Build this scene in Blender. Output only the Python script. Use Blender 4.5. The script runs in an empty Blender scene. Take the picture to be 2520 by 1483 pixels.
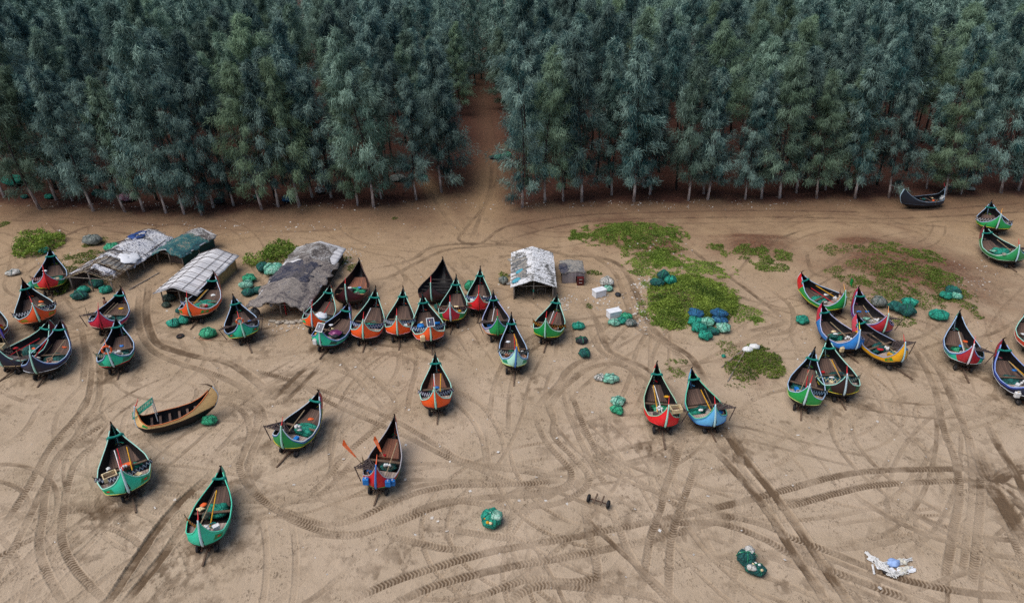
import bpy, math, random
import numpy as np
from mathutils import Vector, Matrix
C = bpy.context
sc = C.scene
col = sc.collection
R = math.radians
# ---------------------------------------------------------------- camera, world, sun
PITCH = R(29.3); CAM_H = 29.1; F = 1680.0            # measured on a 2520 x 1483 view of the photograph
SP, CP = math.sin(PITCH), math.cos(PITCH)
cam_d = bpy.data.cameras.new('camera'); cam = bpy.data.objects.new('camera', cam_d); col.objects.link(cam)
cam.location = (0, 0, CAM_H); cam.rotation_euler = (R(90) - PITCH, 0, 0)
cam_d.sensor_width = 36; cam_d.lens = 24; cam_d.clip_start = .5; cam_d.clip_end = 3000
sc.camera = cam
SUN_EL, SUN_AZ = R(62), R(-112)                         # azimuth measured from +Y (away from the camera) towards +X
w = bpy.data.worlds.new('World'); sc.world = w; w.use_nodes = True
wn = w.node_tree.nodes; wl = w.node_tree.links
sky = wn.new('ShaderNodeTexSky'); sky.sky_type = 'NISHITA'; sky.sun_disc = False
sky.sun_elevation = SUN_EL; sky.sun_rotation = SUN_AZ; sky.air_density = 1.0; sky.dust_density = 2.0; sky.ozone_density = 1.0
bg = wn['Background']; bg.inputs['Strength'].default_value = .06
wl.new(sky.outputs[0], bg.inputs[0])
sd = bpy.data.lights.new('sun', 'SUN'); sd.energy = 1.5; sd.angle = R(56); sd.color = (1, .95, .88)
sun = bpy.data.objects.new('sun', sd); col.objects.link(sun)
sdir = Vector((math.sin(SUN_AZ) * math.cos(SUN_EL), math.cos(SUN_AZ) * math.cos(SUN_EL), math.sin(SUN_EL)))
sun.rotation_euler = (-sdir).to_track_quat('-Z', 'Y').to_euler(); sun.location = sdir * 80
sc.view_settings.view_transform = 'Standard'; sc.view_settings.look = 'None'
sc.view_settings.gamma = 1; sc.view_settings.exposure = 0.98; sc.view_settings.use_curve_mapping = False
sc.render.engine = 'CYCLES'
sc.cycles.use_denoising = False; sc.cycles.max_bounces = 6; sc.cycles.diffuse_bounces = 3; sc.cycles.glossy_bounces = 2; sc.cycles.transmission_bounces = 3
sc.cycles.transparent_max_bounces = 8; sc.cycles.caustics_reflective = False; sc.cycles.caustics_refractive = False

# ---------------------------------------------------------------- helpers
def at(x, y, z=0.0):
    """view coordinates -> world point at height z"""
    u = (x - 1260) / F; v = (y - 741.5) / F
    t = (CAM_H - z) / (SP + v * CP)
    return Vector((t * u, t * (CP - v * SP), z))
def pxm(x, y):
    v = (y - 741.5) / F
    return F / (CAM_H / (SP + v * CP))                 # view pixels per metre there
def lin(h):
    h = h.lstrip('#'); o = []
    for i in (0, 2, 4):
        c = int(h[i:i + 2], 16) / 255
        o.append(c / 12.92 if c <= .04045 else ((c + .055) / 1.055) ** 2.4)
    return tuple(o)
def tag(o, label=None, cat=None, group=None, kind=None):
    if label: o['label'] = label
    if cat: o['category'] = cat
    if group: o['group'] = group
    if kind: o['kind'] = kind
    return o
def empty(name, loc, rz=0, label=None, cat=None, group=None):
    o = bpy.data.objects.new(name, None); col.objects.link(o); o.empty_display_size = .3
    o.location = loc; o.rotation_euler = (0, 0, rz)
    return tag(o, label, cat, group)
def rot(az):                                          # rotation about z so that local +y points along azimuth az (from +Y to +X)
    return -az

class MB:
    """collects quads and tubes, builds one mesh object"""
    def __init__(s): s.v = []; s.f = []; s.mi = []; s.m = 0; s.uv = {}
    def add(s, vs, fs):
        b = len(s.v); s.v += [tuple(p) for p in vs]
        for f in fs: s.f.append(tuple(b + i for i in f)); s.mi.append(s.m)
        return s
    def grid(s, P, flip=False, closed=False):           # P [rows][cols] of points
        r, c = len(P), len(P[0]); vs = [p for row in P for p in row]; fs = []
        for i in range(r - 1):
            for j in range(c if closed else c - 1):
                k = (j + 1) % c
                q = (i * c + j, i * c + k, (i + 1) * c + k, (i + 1) * c + j)
                fs.append(q[::-1] if flip else q)
        return s.add(vs, fs)
    def box(s, x0, x1, y0, y1, z0, z1):
        vs = [(x, y, z) for z in (z0, z1) for y in (y0, y1) for x in (x0, x1)]
        return s.add(vs, [(0, 2, 3, 1), (4, 5, 7, 6), (0, 1, 5, 4), (2, 6, 7, 3), (0, 4, 6, 2), (1, 3, 7, 5)])
    def bar(s, a, b, wx, wz=None, up=(0, 0, 1)):
        a, b = Vector(a), Vector(b); d = (b - a).normalized(); wz = wz or wx
        u = Vector(up)
        if abs(d.dot(u)) > .98: u = Vector((0, 1, 0))
        x = d.cross(u).normalized() * wx / 2; z = x.cross(d).normalized() * wz / 2
        vs = [p + sx * x + sz * z for p in (a, b) for sx, sz in ((-1, -1), (1, -1), (1, 1), (-1, 1))]
        return s.add(vs, [(0, 1, 2, 3), (7, 6, 5, 4), (0, 4, 5, 1), (1, 5, 6, 2), (2, 6, 7, 3), (3, 7, 4, 0)])
    def tube(s, pts, rad, n=6, flat=1.0, cap=True):
        pts = [Vector(p) for p in pts]; m = len(pts)
        if not hasattr(rad, '__len__'): rad = [rad] * m
        rows = []; pu = None
        for i, p in enumerate(pts):
            d = (pts[min(i + 1, m - 1)] - pts[max(i - 1, 0)]).normalized()
            u = Vector((0, 0, 1)) if pu is None else pu
            if abs(d.dot(u)) > .97: u = Vector((1, 0, 0))
            x = d.cross(u).normalized(); z = x.cross(d).normalized(); pu = z
            rows.append([p + (x * math.cos(a) + z * math.sin(a) * flat) * rad[i] for a in [2 * math.pi * k / n for k in range(n)]])
        s.grid(rows, closed=True)
        if cap:
            b = len(s.v); s.f.append(tuple(b - n + k for k in range(n))); s.mi.append(s.m)
            b0 = b - n * m; s.f.append(tuple(b0 + n - 1 - k for k in range(n))); s.mi.append(s.m)
        return s
    def blob(s, c, rx, ry, rz, seed=0, amp=.12, nu=16, nv=9, flatbot=0.0):
        rn = random.Random(seed); ph = [(rn.uniform(0, 6.3), rn.uniform(0, 6.3), rn.choice((2, 3, 4, 5, 6)), rn.choice((1, 2, 3, 4))) for _ in range(5)]
        rows = []
        for i in range(nv + 1):
            th = math.pi * i / nv; row = []
            for j in range(nu):
                a = 2 * math.pi * j / nu
                k = 1 + amp * sum(math.sin(m * a + p) * math.sin(q * th + p2) for p, p2, m, q in ph) / 2
                z = math.cos(th) * rz * k
                if z < 0: z *= (1 - flatbot)
                row.append((c[0] + rx * k * math.sin(th) * math.cos(a), c[1] + ry * k * math.sin(th) * math.sin(a), c[2] + z))
            rows.append(row)
        return s.grid(rows, closed=True, flip=True)
    def lathe(s, prof, n=16, axis='z', c=(0, 0, 0)):     # prof: list of (r, h)
        rows = []
        for r, h in prof:
            row = []
            for k in range(n):
                a = 2 * math.pi * k / n; p, q = r * math.cos(a), r * math.sin(a)
                row.append((c[0] + h, c[1] + p, c[2] + q) if axis == 'x' else (c[0] + p, c[1] + q, c[2] + h))
            rows.append(row)
        return s.grid(rows, closed=True)
    def build(s, name, mats, parent=None, smooth=False, loc=None):
        me = bpy.data.meshes.new(name); me.from_pydata(s.v, [], s.f)
        if not isinstance(mats, (list, tuple)): mats = [mats]
        for m in mats: me.materials.append(m)
        if len(mats) > 1: me.polygons.foreach_set('material_index', s.mi)
        if smooth: me.polygons.foreach_set('use_smooth', [True] * len(me.polygons))
        me.update(); o = bpy.data.objects.new(name, me); col.objects.link(o)
        if parent: o.parent = parent
        if loc is not None: o.location = loc
        return o
def np_mesh(name, V, Q, mat, attrs=None, smooth=False, parent=None, link=True):
    """V (n,3), Q (m,4) or (m,3) arrays"""
    me = bpy.data.meshes.new(name); k = Q.shape[1]
    me.vertices.add(len(V)); me.vertices.foreach_set('co', np.ascontiguousarray(V, dtype=np.float32).ravel())
    me.loops.add(Q.size); me.loops.foreach_set('vertex_index', np.ascontiguousarray(Q, dtype=np.int32).ravel())
    me.polygons.add(len(Q)); me.polygons.foreach_set('loop_start', np.arange(0, Q.size, k, dtype=np.int32))
    if smooth: me.polygons.foreach_set('use_smooth', np.ones(len(Q), dtype=bool))
    for an, (typ, arr) in (attrs or {}).items():
        a = me.attributes.new(an, typ, 'POINT')
        a.data.foreach_set('value' if typ == 'FLOAT' else 'color', np.ascontiguousarray(arr, dtype=np.float32).ravel())
    me.materials.append(mat); me.update(calc_edges=True); me.validate()
    o = bpy.data.objects.new(name, me)
    if link: col.objects.link(o)
    if parent: o.parent = parent
    return o

# ---------------------------------------------------------------- materials
class NT:
    def __init__(s, name):
        s.mat = bpy.data.materials.new(name); s.mat.use_nodes = True; s.t = s.mat.node_tree
        s.b = s.t.nodes['Principled BSDF']; s.out = s.t.nodes['Material Output']
    def n(s, typ, **kw):
        nd = s.t.nodes.new('ShaderNode' + typ)
        for k, v in kw.items():
            if k.startswith('i_'):
                nm = k[2:]; nm = int(nm) if nm.isdigit() else nm.replace('_', ' '); nd.inputs[nm].default_value = v
            else: setattr(nd, k, v)
        return nd
    def l(s, a, b): s.t.links.new(a, b)
    def tex(s, kind='Object'):
        tc = s.n('TexCoord'); return tc.outputs[kind]
    def geo(s): return s.n('NewGeometry').outputs['Position']
    def noise(s, vec, scale, detail=4, rough=.55, dist=0.0, scl=None):
        nd = s.n('TexNoise'); nd.inputs['Scale'].default_value = scale; nd.inputs['Detail'].default_value = detail
        nd.inputs['Roughness'].default_value = rough; nd.inputs['Distortion'].default_value = dist
        if scl:
            mp = s.n('Mapping'); mp.inputs['Scale'].default_value = scl; s.l(vec, mp.inputs[0]); vec = mp.outputs[0]
        s.l(vec, nd.inputs['Vector']); return nd.outputs['Fac']
    def ramp(s, fac, stops):
        r = s.n('ValToRGB'); e = r.color_ramp.elements
        while len(e) < len(stops): e.new(.5)
        for el, (p, c) in zip(e, stops):
            el.position = p; el.color = (c, c, c, 1) if not hasattr(c, '__len__') else (*c, 1)
        s.l(fac, r.inputs[0]); return r.outputs[0]
    def mix(s, f, a, b, typ='MIX'):
        m = s.n('Mix', data_type='RGBA', blend_type=typ)
        for i, v in ((0, f), (6, a), (7, b)):
            if hasattr(v, 'is_output'): s.l(v, m.inputs[i])
            elif i == 0: m.inputs[0].default_value = v
            else: m.inputs[i].default_value = (*v, 1)
        return m.outputs[2]
    def math(s, op, a, b=0.0, clamp=False):
        m = s.n('Math', operation=op, use_clamp=clamp)
        for i, v in ((0, a), (1, b)):
            if hasattr(v, 'is_output'): s.l(v, m.inputs[i])
            else: m.inputs[i].default_value = v
        return m.outputs[0]
    def color(s, c):
        if hasattr(c, 'is_output'): s.l(c, s.b.inputs['Base Color'])
        else: s.b.inputs['Base Color'].default_value = (*c, 1)
    def rough(s, r): s.b.inputs['Roughness'].default_value = r; return s
    def bump(s, h, strength=.3, dist=.02, nrm=None):
        b = s.n('Bump'); b.inputs['Strength'].default_value = strength; b.inputs['Distance'].default_value = dist
        s.l(h, b.inputs['Height'])
        if nrm is not None: s.l(nrm, b.inputs['Normal'])
        s.l(b.outputs[0], s.b.inputs['Normal']); return b.outputs[0]
_mc = {}
def simple(name, c, c2=None, scale=6, rough=.7, bump=.25, spec=.3, stretch=None, lo=.38, hi=.68, detail=5):
    """two-tone noise material in object space, offset per object"""
    key = (name, c, c2, scale, rough, stretch)
    if key in _mc: return _mc[key]
    t = NT(name); oi = t.n('ObjectInfo'); v = t.tex('Object')
    ad = t.n('VectorMath', operation='ADD'); t.l(v, ad.inputs[0])
    cm = t.n('CombineXYZ'); mm = t.math('MULTIPLY', oi.outputs['Random'], 37.0)
    for i in range(3): t.l(mm, cm.inputs[i])
    t.l(cm.outputs[0], ad.inputs[1])
    f = t.noise(ad.outputs[0], scale, detail, .62, .4, stretch)
    c2 = c2 or tuple(x * .62 for x in c)
    t.color(t.mix(t.ramp(f, [(lo, 0), (hi, 1)]), c, c2)); t.rough(rough); t.b.inputs['Specular IOR Level'].default_value = spec
    f2 = t.noise(ad.outputs[0], scale * 4, 3)
    t.bump(f2, bump, .02)
    _mc[key] = t.mat; return t.mat
def paint(hexc):
    key = ('paint', hexc)
    if key in _mc: return _mc[key]
    c = lin(hexc); t = NT('boat_paint_' + hexc.strip('#')); v = t.tex('Object')
    f = t.noise(v, 3.0, 6, .65, .3); f2 = t.noise(v, 9, 4, .6, 0, (1, .25, 1.6))
    d = tuple(x * .55 + .006 for x in c); lt = tuple(min(1, x * .85 + .004 + .056 * min(1, max(c) * 3)) for x in c)
    a = t.mix(t.ramp(f, [(.42, 0), (.75, .5)]), c, lt)
    a = t.mix(t.ramp(f2, [(.52, 0), (.70, .7)]), a, d)
    sx = t.n('SeparateXYZ'); t.l(v, sx.inputs[0])          # strake seams along the hull
    wv = t.math('FRACT', t.math('MULTIPLY', sx.outputs[2], 5.5)); seam = t.ramp(wv, [(0, 1), (.07, 0)])
    seam = t.math('MULTIPLY', seam, .35)
    a = t.mix(seam, a, d); t.color(a); t.rough(.42)
    t.bump(t.math('SUBTRACT', f2, seam), .12, .01)
    _mc[key] = t.mat; return t.mat
def planks(name, c, c2, axis=0, per=.14, rough=.8):
    key = ('planks', name)
    if key in _mc: return _mc[key]
    t = NT(name); v = t.tex('Object'); sx = t.n('SeparateXYZ'); t.l(v, sx.inputs[0])
    k = t.math('DIVIDE', sx.outputs[axis], per); fl = t.math('FLOOR', k); fr = t.math('FRACT', k)
    wn_ = t.n('TexWhiteNoise', noise_dimensions='1D'); t.l(fl, wn_.inputs['W'])
    st = [3, 3, 3]; st[axis] = 22
    g = t.noise(v, 1.0, 5, .6, .2, tuple(st))
    f = t.math('ADD', t.math('MULTIPLY', wn_.outputs[0], .6), t.math('MULTIPLY', g, .5))
    a = t.mix(t.ramp(f, [(.15, 0), (.95, 1)]), c, c2)
    gap = t.ramp(fr, [(0, 1), (.09, 0), (.93, 0), (1, 1)])
    a = t.mix(gap, a, (.012, .01, .009)); t.color(a); t.rough(rough)
    t.bump(t.math('SUBTRACT', g, gap), .5, .015)
    _mc[key] = t.mat; return t.mat
M = {}
M['tar'] = simple('tarred_wood', (.006, .006, .009), (.018, .015, .015), 5, .5, .3)
M['inner'] = planks('dark_hull_wood', (.012, .010, .010), (.035, .026, .023), 2, .16)
M['deck'] = planks('weathered_deck', (.46, .36, .30), (.24, .175, .15), 0, .15)
M['deckb'] = planks('brown_deck', (.16, .095, .07), (.065, .04, .033), 0, .15)
M['deckr'] = planks('red_brown_deck', (.3, .11, .06), (.14, .06, .04), 0, .15)
M['decko'] = planks('new_wood_deck', (.5, .23, .1), (.36, .15, .06), 0, .13)
M['wood'] = simple('bare_wood', (.16, .105, .07), (.07, .045, .032), 7, .8, .4, stretch=(4, 1, 1))
M['bamboo'] = simple('bamboo', (.36, .27, .16), (.2, .14, .085), 9, .55, .2)
M['post'] = simple('grey_post', (.3, .26, .22), (.16, .13, .11), 9, .8, .4)
M['rubber'] = simple('tyre_rubber', (.012, .012, .014), (.03, .028, .028), 8, .75, .4)
M['rim'] = simple('dusty_rim', (.16, .15, .14), (.08, .07, .065), 8, .6, .2)
M['rust'] = simple('rusty_steel', (.09, .045, .028), (.035, .02, .016), 12, .75, .3)
M['lattice'] = simple('dark_lattice', (.05, .036, .034), (.11, .08, .075), 9, .85, .3)
M['teal_cloth'] = simple('teal_cloth', (.01, .24, .19), (.006, .13, .11), 9, .75, .5)
M['white'] = simple('white_plastic', (.75, .75, .74), (.5, .5, .5), 8, .5, .15)
M['foam'] = simple('styrofoam', (.76, .77, .8), (.6, .62, .66), 3, .75, .2)
M['blue'] = simple('blue_plastic', lin('#1F7FD0'), lin('#155A9C'), 5, .4, .1)
M['orange'] = simple('orange_plastic', lin('#F06A30'), lin('#C04A1C'), 8, .5, .15)
M['yellow'] = simple('yellow_cloth', lin('#E0A51E'), lin('#A87612'), 8, .7, .2)
M['cream'] = simple('cream_plastic', lin('#E6D2A8'), lin('#B79F78'), 6, .5, .15)
M['red'] = simple('red_cloth', lin('#C8202A'), lin('#8E1018'), 8, .7, .2)
M['ropew'] = simple('pale_rope', (.5, .45, .38), (.3, .26, .2), 20, .9, .4)
M['skin'] = simple('skin', (.2, .095, .06), (.15, .07, .045), 6, .55, .1)
M['hair'] = simple('hair', (.012, .01, .009), (.02, .017, .015), 30, .6, .4)
M['shorts'] = simple('shorts', (.02, .025, .05), (.4, .4, .42), 5, .85, .3, lo=.5, hi=.56)
# ---------------------------------------------------------------- terrain field
rs = np.random.RandomState(7)
_lat = rs.rand(8, 256, 256)
def vnoise(x, y, k=0):
    L = _lat[k % 8]; xi = np.floor(x).astype(int); yi = np.floor(y).astype(int); fx = x - xi; fy = y - yi
    fx = fx * fx * (3 - 2 * fx); fy = fy * fy * (3 - 2 * fy)
    a = L[yi & 255, xi & 255]; b = L[yi & 255, (xi + 1) & 255]; c = L[(yi + 1) & 255, xi & 255]; d = L[(yi + 1) & 255, (xi + 1) & 255]
    return (a + (b - a) * fx) * (1 - fy) + (c + (d - c) * fx) * fy
def fbm(x, y, o=4, k=0):
    s = 0; a = .5
    for i in range(o): s = s + a * (vnoise(x, y, k + i) - .5); x = x * 2.03 + 7.1; y = y * 2.03 + 3.7; a *= .5
    return s
def sstep(x, a, b):
    t = np.clip((x - a) / (b - a), 0, 1); return t * t * (3 - 2 * t)
# mounds in view coordinates: x, y, rx, ry (pixels), height, soil
MOUNDS = [(1560, 585, 160, 45, .9, .8), (1700, 725, 130, 70, .8, .35), (1850, 610, 120, 34, .6, 1.0), (2220, 665, 215, 95, .8, 1.0),
          (1850, 895, 75, 45, .25, .6), (95, 600, 70, 35, .4, .35), (215, 625, 80, 35, .3, .3), (680, 628, 70, 28, .25, .2), (1620, 620, 80, 35, .2, .8),
          (2120, 605, 110, 22, .3, .9), (1845, 590, 110, 14, .1, 1.0), (2380, 760, 50, 40, .15, .5), (2330, 700, 70, 40, .2, .6), (690, 490, 600, 30, .0, .0)]
def _mound():
    o = []
    for x, y, rx, ry, h, s in MOUNDS:
        c = at(x, y); ax = rx / pxm(x, y); ay = abs(at(x, y - ry).y - at(x, y + ry).y) / 2
        o.append((c.x, c.y, ax, ay, h, s))
    return o
MW = _mound()
def gz(x, y):
    x = np.asarray(x, float); y = np.asarray(y, float)
    z = .12 * fbm(x * .09 + 11, y * .09 + 5, 3, 2)
    for cx, cy, ax, ay, h, s in MW:
        d = ((x - cx) / ax) ** 2 + ((y - cy) / ay) ** 2
        z = z + h * np.exp(-d * 1.6)
    return z
def ground(x, y, dz=0.0):
    """view pixel on the ground -> world point on the terrain"""
    p = at(x, y)
    for _ in range(3): p = at(x, y, float(gz(p.x, p.y)))
    p.z += dz
    return p
# tyre tracks: (points, width m, depth m, tread 0/1, damp)
TR = []
def trk(pts, w=.4, d=.045, tread=1, damp=.7): TR.append((pts, w, d, tread, damp))
trk([(0,1307),(67,1200),(128,1095),(188,1025),(215,984),(225,900),(207,844)], damp=.75)
trk([(0,1395),(40,1334),(87,1240),(121,1173),(168,1099),(236,1055),(286,1028)], damp=.8)
trk([(158,1483),(111,1398),(96,1338),(104,1274),(114,1200),(141,1126),(188,1072),(209,1035),(240,990),(247,930),(244,840)], damp=.8)
trk([(256,1472),(188,1402),(155,1338),(153,1280),(162,1213),(182,1146),(215,1106),(256,1082)], damp=.85)
trk([(520,1160),(505,1180),(437,1240),(370,1324),(316,1405),(265,1483)], .5, .11, 0, 1)
trk([(471,1264),(424,1334),(370,1405),(308,1483)], .5, .09, 0, .9)
trk([(480,962),(540,966),(600,978),(640,1000),(650,1045),(622,1110),(612,1170),(650,1230),(740,1288),(850,1313),(960,1292),(1080,1245),(1200,1222),(1330,1216),(1420,1190)], damp=.7)
trk([(470,985),(560,990),(600,1015),(616,1060),(600,1115),(590,1150),(620,1205),(690,1258),(790,1288),(880,1275),(980,1228),(1100,1196),(1260,1190),(1390,1180)], damp=.65)
trk([(525,1119),(579,1065),(616,1028),(640,1005)], .4, .05, 0, .6)
trk([(560,1165),(600,1110),(628,1060),(632,1010),(590,985)], .4, .04, 1, .6)
trk([(650,919),(806,964),(956,1025),(1069,1090),(1139,1132),(1245,1153),(1385,1171)], damp=.7)
trk([(600,905),(730,939),(817,992),(995,1070),(1104,1125),(1192,1157),(1290,1200)], damp=.7)
trk([(850,880),(929,869),(998,877),(1026,897),(1012,958),(1001,1025)], damp=.45)
trk([(839,894),(887,905),(943,950),(973,986),(962,1020)], damp=.5)
trk([(817,905),(873,927),(915,972),(956,1017)], damp=.45)
trk([(851,1484),(956,1434),(1069,1396),(1209,1357),(1385,1325),(1526,1297),(1670,1268),(1775,1245),(1915,1209),(2056,1171),(2161,1157),(2302,1153),(2420,1150),(2520,1140)], .46, .055, 1, .9)
trk([(963,1490),(1069,1441),(1245,1396),(1385,1371),(1561,1336),(1671,1309),(1810,1269),(1950,1241),(2056,1213),(2161,1192),(2355,1181),(2420,1178)], .46, .055, 1, .85)
trk([(1765,1030),(1775,1048),(1831,1125),(1894,1202),(1933,1252),(1986,1329),(2038,1406),(2090,1483)], .5, .12, 0, 1)
trk([(1761,1107),(1817,1167),(1859,1216),(1901,1273),(1950,1354),(2003,1431),(2035,1483)], .5, .09, 0, .85)
trk([(1600,1290),(1740,1283),(1810,1297),(1880,1325),(1950,1364),(2056,1406),(2161,1445),(2267,1483)], .46, .05, 1, .9)
trk([(1720,1262),(1800,1270),(1880,1290),(1950,1322),(2056,1361),(2161,1403),(2267,1434),(2407,1459),(2520,1466)], .46, .05, 1, 1)
trk([(2229,825),(2272,896),(2303,963),(2323,1055),(2351,1132),(2362,1213),(2344,1318),(2327,1420)], .44, .05, 1, .8)
trk([(2260,846),(2315,920),(2344,984),(2376,1055),(2404,1132),(2414,1195),(2407,1301),(2393,1438)], .44, .05, 1, .8)
trk([(2290,870),(2340,960),(2372,1040),(2390,1130),(2392,1220),(2380,1320),(2368,1420)], .35, .04, 1, .5)
trk([(2418,1160),(2453,1213),(2485,1259),(2530,1346)], .9, .14, 0, 1.15)
trk([(2405,1100),(2440,1180),(2480,1160),(2530,1150)], .8, .1, 0, 1.1)
trk([(2430,1040),(2460,1100),(2500,1160),(2530,1230)], .5, .08, 0, .9)
trk([(2440,1270),(2480,1300),(2525,1400)], .4, .06, 1, .8)
trk([(1687,1062),(1662,1136),(1634,1209),(1628,1245),(1603,1315),(1589,1389),(1575,1470)], damp=.75)
trk([(1718,1125),(1687,1216),(1663,1283),(1649,1354),(1645,1483)], damp=.75)
trk([(1318,1013),(1336,1072),(1378,1125),(1406,1160),(1385,1197),(1245,1219),(1104,1232),(1000,1262)], damp=.6)
trk([(1330,960),(1361,1020),(1364,1072),(1413,1125),(1448,1167),(1438,1202),(1368,1238),(1245,1245),(1104,1232),(1000,1268),(880,1316),(760,1310)], damp=.6)
trk([(1400,960),(1413,984),(1441,1055),(1477,1118),(1526,1153),(1596,1195),(1673,1245),(1760,1290)], damp=.65)
trk([(1385,984),(1417,1055),(1438,1100),(1470,1160),(1500,1200)], damp=.55)
trk([(1318,1013),(1335,985),(1378,940),(1396,911),(1436,885),(1509,876),(1553,891),(1583,926)], .5, .05, 1, .6)
trk([(1345,1010),(1380,960),(1407,935),(1451,905),(1509,893),(1560,912),(1580,950)], .5, .05, 1, .65)
trk([(1378,631),(1466,634),(1530,657),(1565,721),(1594,789),(1641,838),(1699,876),(1740,940)], .55, .05, 0, .6)
trk([(1440,620),(1509,666),(1542,742),(1565,800),(1612,830),(1658,859),(1700,900)], .5, .05, 1, .6)
trk([(1466,786),(1495,853),(1539,882),(1600,910),(1680,980)], .5, .05, 0, .65)
trk([(1450,800),(1478,860),(1530,890),(1590,930),(1660,990)], .5, .05, 1, .6)
trk([(1430,730),(1470,790),(1490,840),(1520,870)], .5, .04, 0, .4)
trk([(1680,600),(1720,630),(1787,678),(1860,730),(1918,774),(1927,795),(1816,821)], .5, .05, 0, .5)
trk([(1880,700),(1940,745),(1955,785),(1940,815),(1860,830)], .45, .05, 1, .5)
trk([(1985,620),(1990,650),(2005,675),(2060,690)], .4, .04, 0, .5)
trk([(1240,560),(1400,533),(1600,523),(1900,517),(2200,520),(2530,498)], .5, .05, 0, .5)
trk([(1250,590),(1390,555),(1600,540),(1900,533),(2200,537),(2530,520)], .5, .05, 0, .55)
trk([(1600,555),(1900,545),(2200,550),(2350,560)], .4, .04, 0, .4)
trk([(1190,520),(1212,470),(1228,420),(1222,340),(1205,260)], .5, .04, 0, .3)
trk([(1160,590),(1180,540),(1205,470),(1212,400)], .5, .05, 0, .4)
trk([(1050,450),(1075,500),(1110,545),(1150,580)], .5, .04, 0, .3)
trk([(1330,535),(1240,560),(1180,600),(1130,590),(1150,560),(1190,510)], .4, .05, 0, .6)
trk([(930,660),(1010,640),(1060,610),(1130,600),(1250,602),(1330,612),(1450,645)], .5, .05, 0, .55)
trk([(900,690),(960,680),(1040,640),(1100,615),(1170,608),(1300,600)], .5, .05, 0, .45)
trk([(960,640),(1000,690),(950,720),(1000,700)], .4, .04, 1, .5)
trk([(369,695),(360,760),(366,802),(390,845),(474,874),(569,895),(660,960)], .6, .07, 0, .75)
trk([(345,720),(340,790),(365,850),(420,885),(540,925),(620,965)], .5, .06, 1, .7)
trk([(200,800),(210,870),(204,950)], .45, .05, 1, .7)
trk([(784,883),(733,922),(672,983)], .4, .08, 0, .9)
trk([(806,883),(756,933),(694,997)], .4, .08, 0, .9)
trk([(700,1240),(780,1200),(860,1110),(930,1050),(1010,980)], .4, .04, 1, .5)
trk([(760,1240),(830,1180),(880,1120)], .4, .04, 1, .6)
trk([(330,1090),(420,1060),(520,1040),(570,1000)], .4, .03, 1, .3)
trk([(1010,1310),(1080,1300),(1190,1315),(1300,1330)], .44, .04, 1, .5)
trk([(920,1310),(1010,1330),(1100,1350),(1180,1350)], .44, .04, 1, .5)
trk([(1250,1483),(1330,1440),(1500,1450),(1620,1470)], .5, .06, 1, .7)
trk([(1480,1200),(1520,1290),(1560,1380),(1640,1470),(1660,1490)], .4, .05, 1, .55)
trk([(1420,1250),(1500,1330),(1600,1420),(1680,1490)], .3, .05, 0, .6)
trk([(1150,1480),(1300,1425),(1420,1430),(1540,1400)], .4, .04, 1, .6)
trk([(1440,1240),(1450,1310),(1470,1400),(1465,1483)], .44, .05, 1, .6)
trk([(2160,1483),(2270,1445),(2400,1400),(2520,1380)], .3, .03, 0, .3)
trk([(120,540),(160,580),(210,560),(300,545),(420,560)], .5, .04, 0, .45)
trk([(240,560),(330,575),(420,552),(520,560),(700,570),(900,560)], .5, .04, 0, .35)
trk([(0,540),(120,545),(300,560)], .5, .04, 0, .3)
trk([(560,930),(620,960),(650,1000)], .4, .04, 1, .5)
trk([(0,1100),(60,1060),(100,1000),(150,960)], .4, .03, 1, .3)
trk([(30,1483),(60,1400),(110,1340),(160,1300)], .4, .03, 1, .25)
trk([(1830,1050),(1820,1200),(1815,1330),(1800,1480)], .4, .025, 1, .2)
_r = random.Random(12)
for _ in range(200):
    x_, y_ = _r.uniform(-100, 2600), _r.uniform(620, 1480) if _r.random() < .8 else _r.uniform(520, 640)
    c_ = at(x_, y_); h_ = _r.uniform(0, 6.28); k_ = _r.gauss(0, .09); n_ = _r.randint(7, 17); P_ = [c_.copy()]; g_ = _r.uniform(1.2, 1.5); Q_ = []
    for _i in range(n_):
        h_ += k_ * 1.4; k_ += _r.gauss(0, .025); c_ = c_ + Vector((math.cos(h_), math.sin(h_), 0)) * 1.4; P_.append(c_); Q_.append(c_ + Vector((-math.sin(h_), math.cos(h_), 0)) * g_)
    if max(p.y for p in P_) > at(1260, 530).y: continue
    q_ = (_r.uniform(.2, .38), _r.uniform(.02, .045), _r.choice((0, 0, 1)), _r.uniform(.15, .5))
    TR.insert(0, (P_,) + q_)
    if _r.random() < .7: TR.insert(0, (Q_,) + q_)
def spline(P, step):
    P = [Vector((p[0], p[1])) for p in P]; out = []
    for i in range(len(P) - 1):
        a = P[max(i - 1, 0)]; b = P[i]; c = P[i + 1]; d = P[min(i + 2, len(P) - 1)]
        n = max(2, int((c - b).length / step))
        for k in range(n):
            t = k / n
            out.append(.5 * ((2 * b) + (c - a) * t + (2 * a - 5 * b + 4 * c - d) * t * t + (3 * b - a - 3 * c + d) * t ** 3))
    out.append(P[-1]); return out
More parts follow.
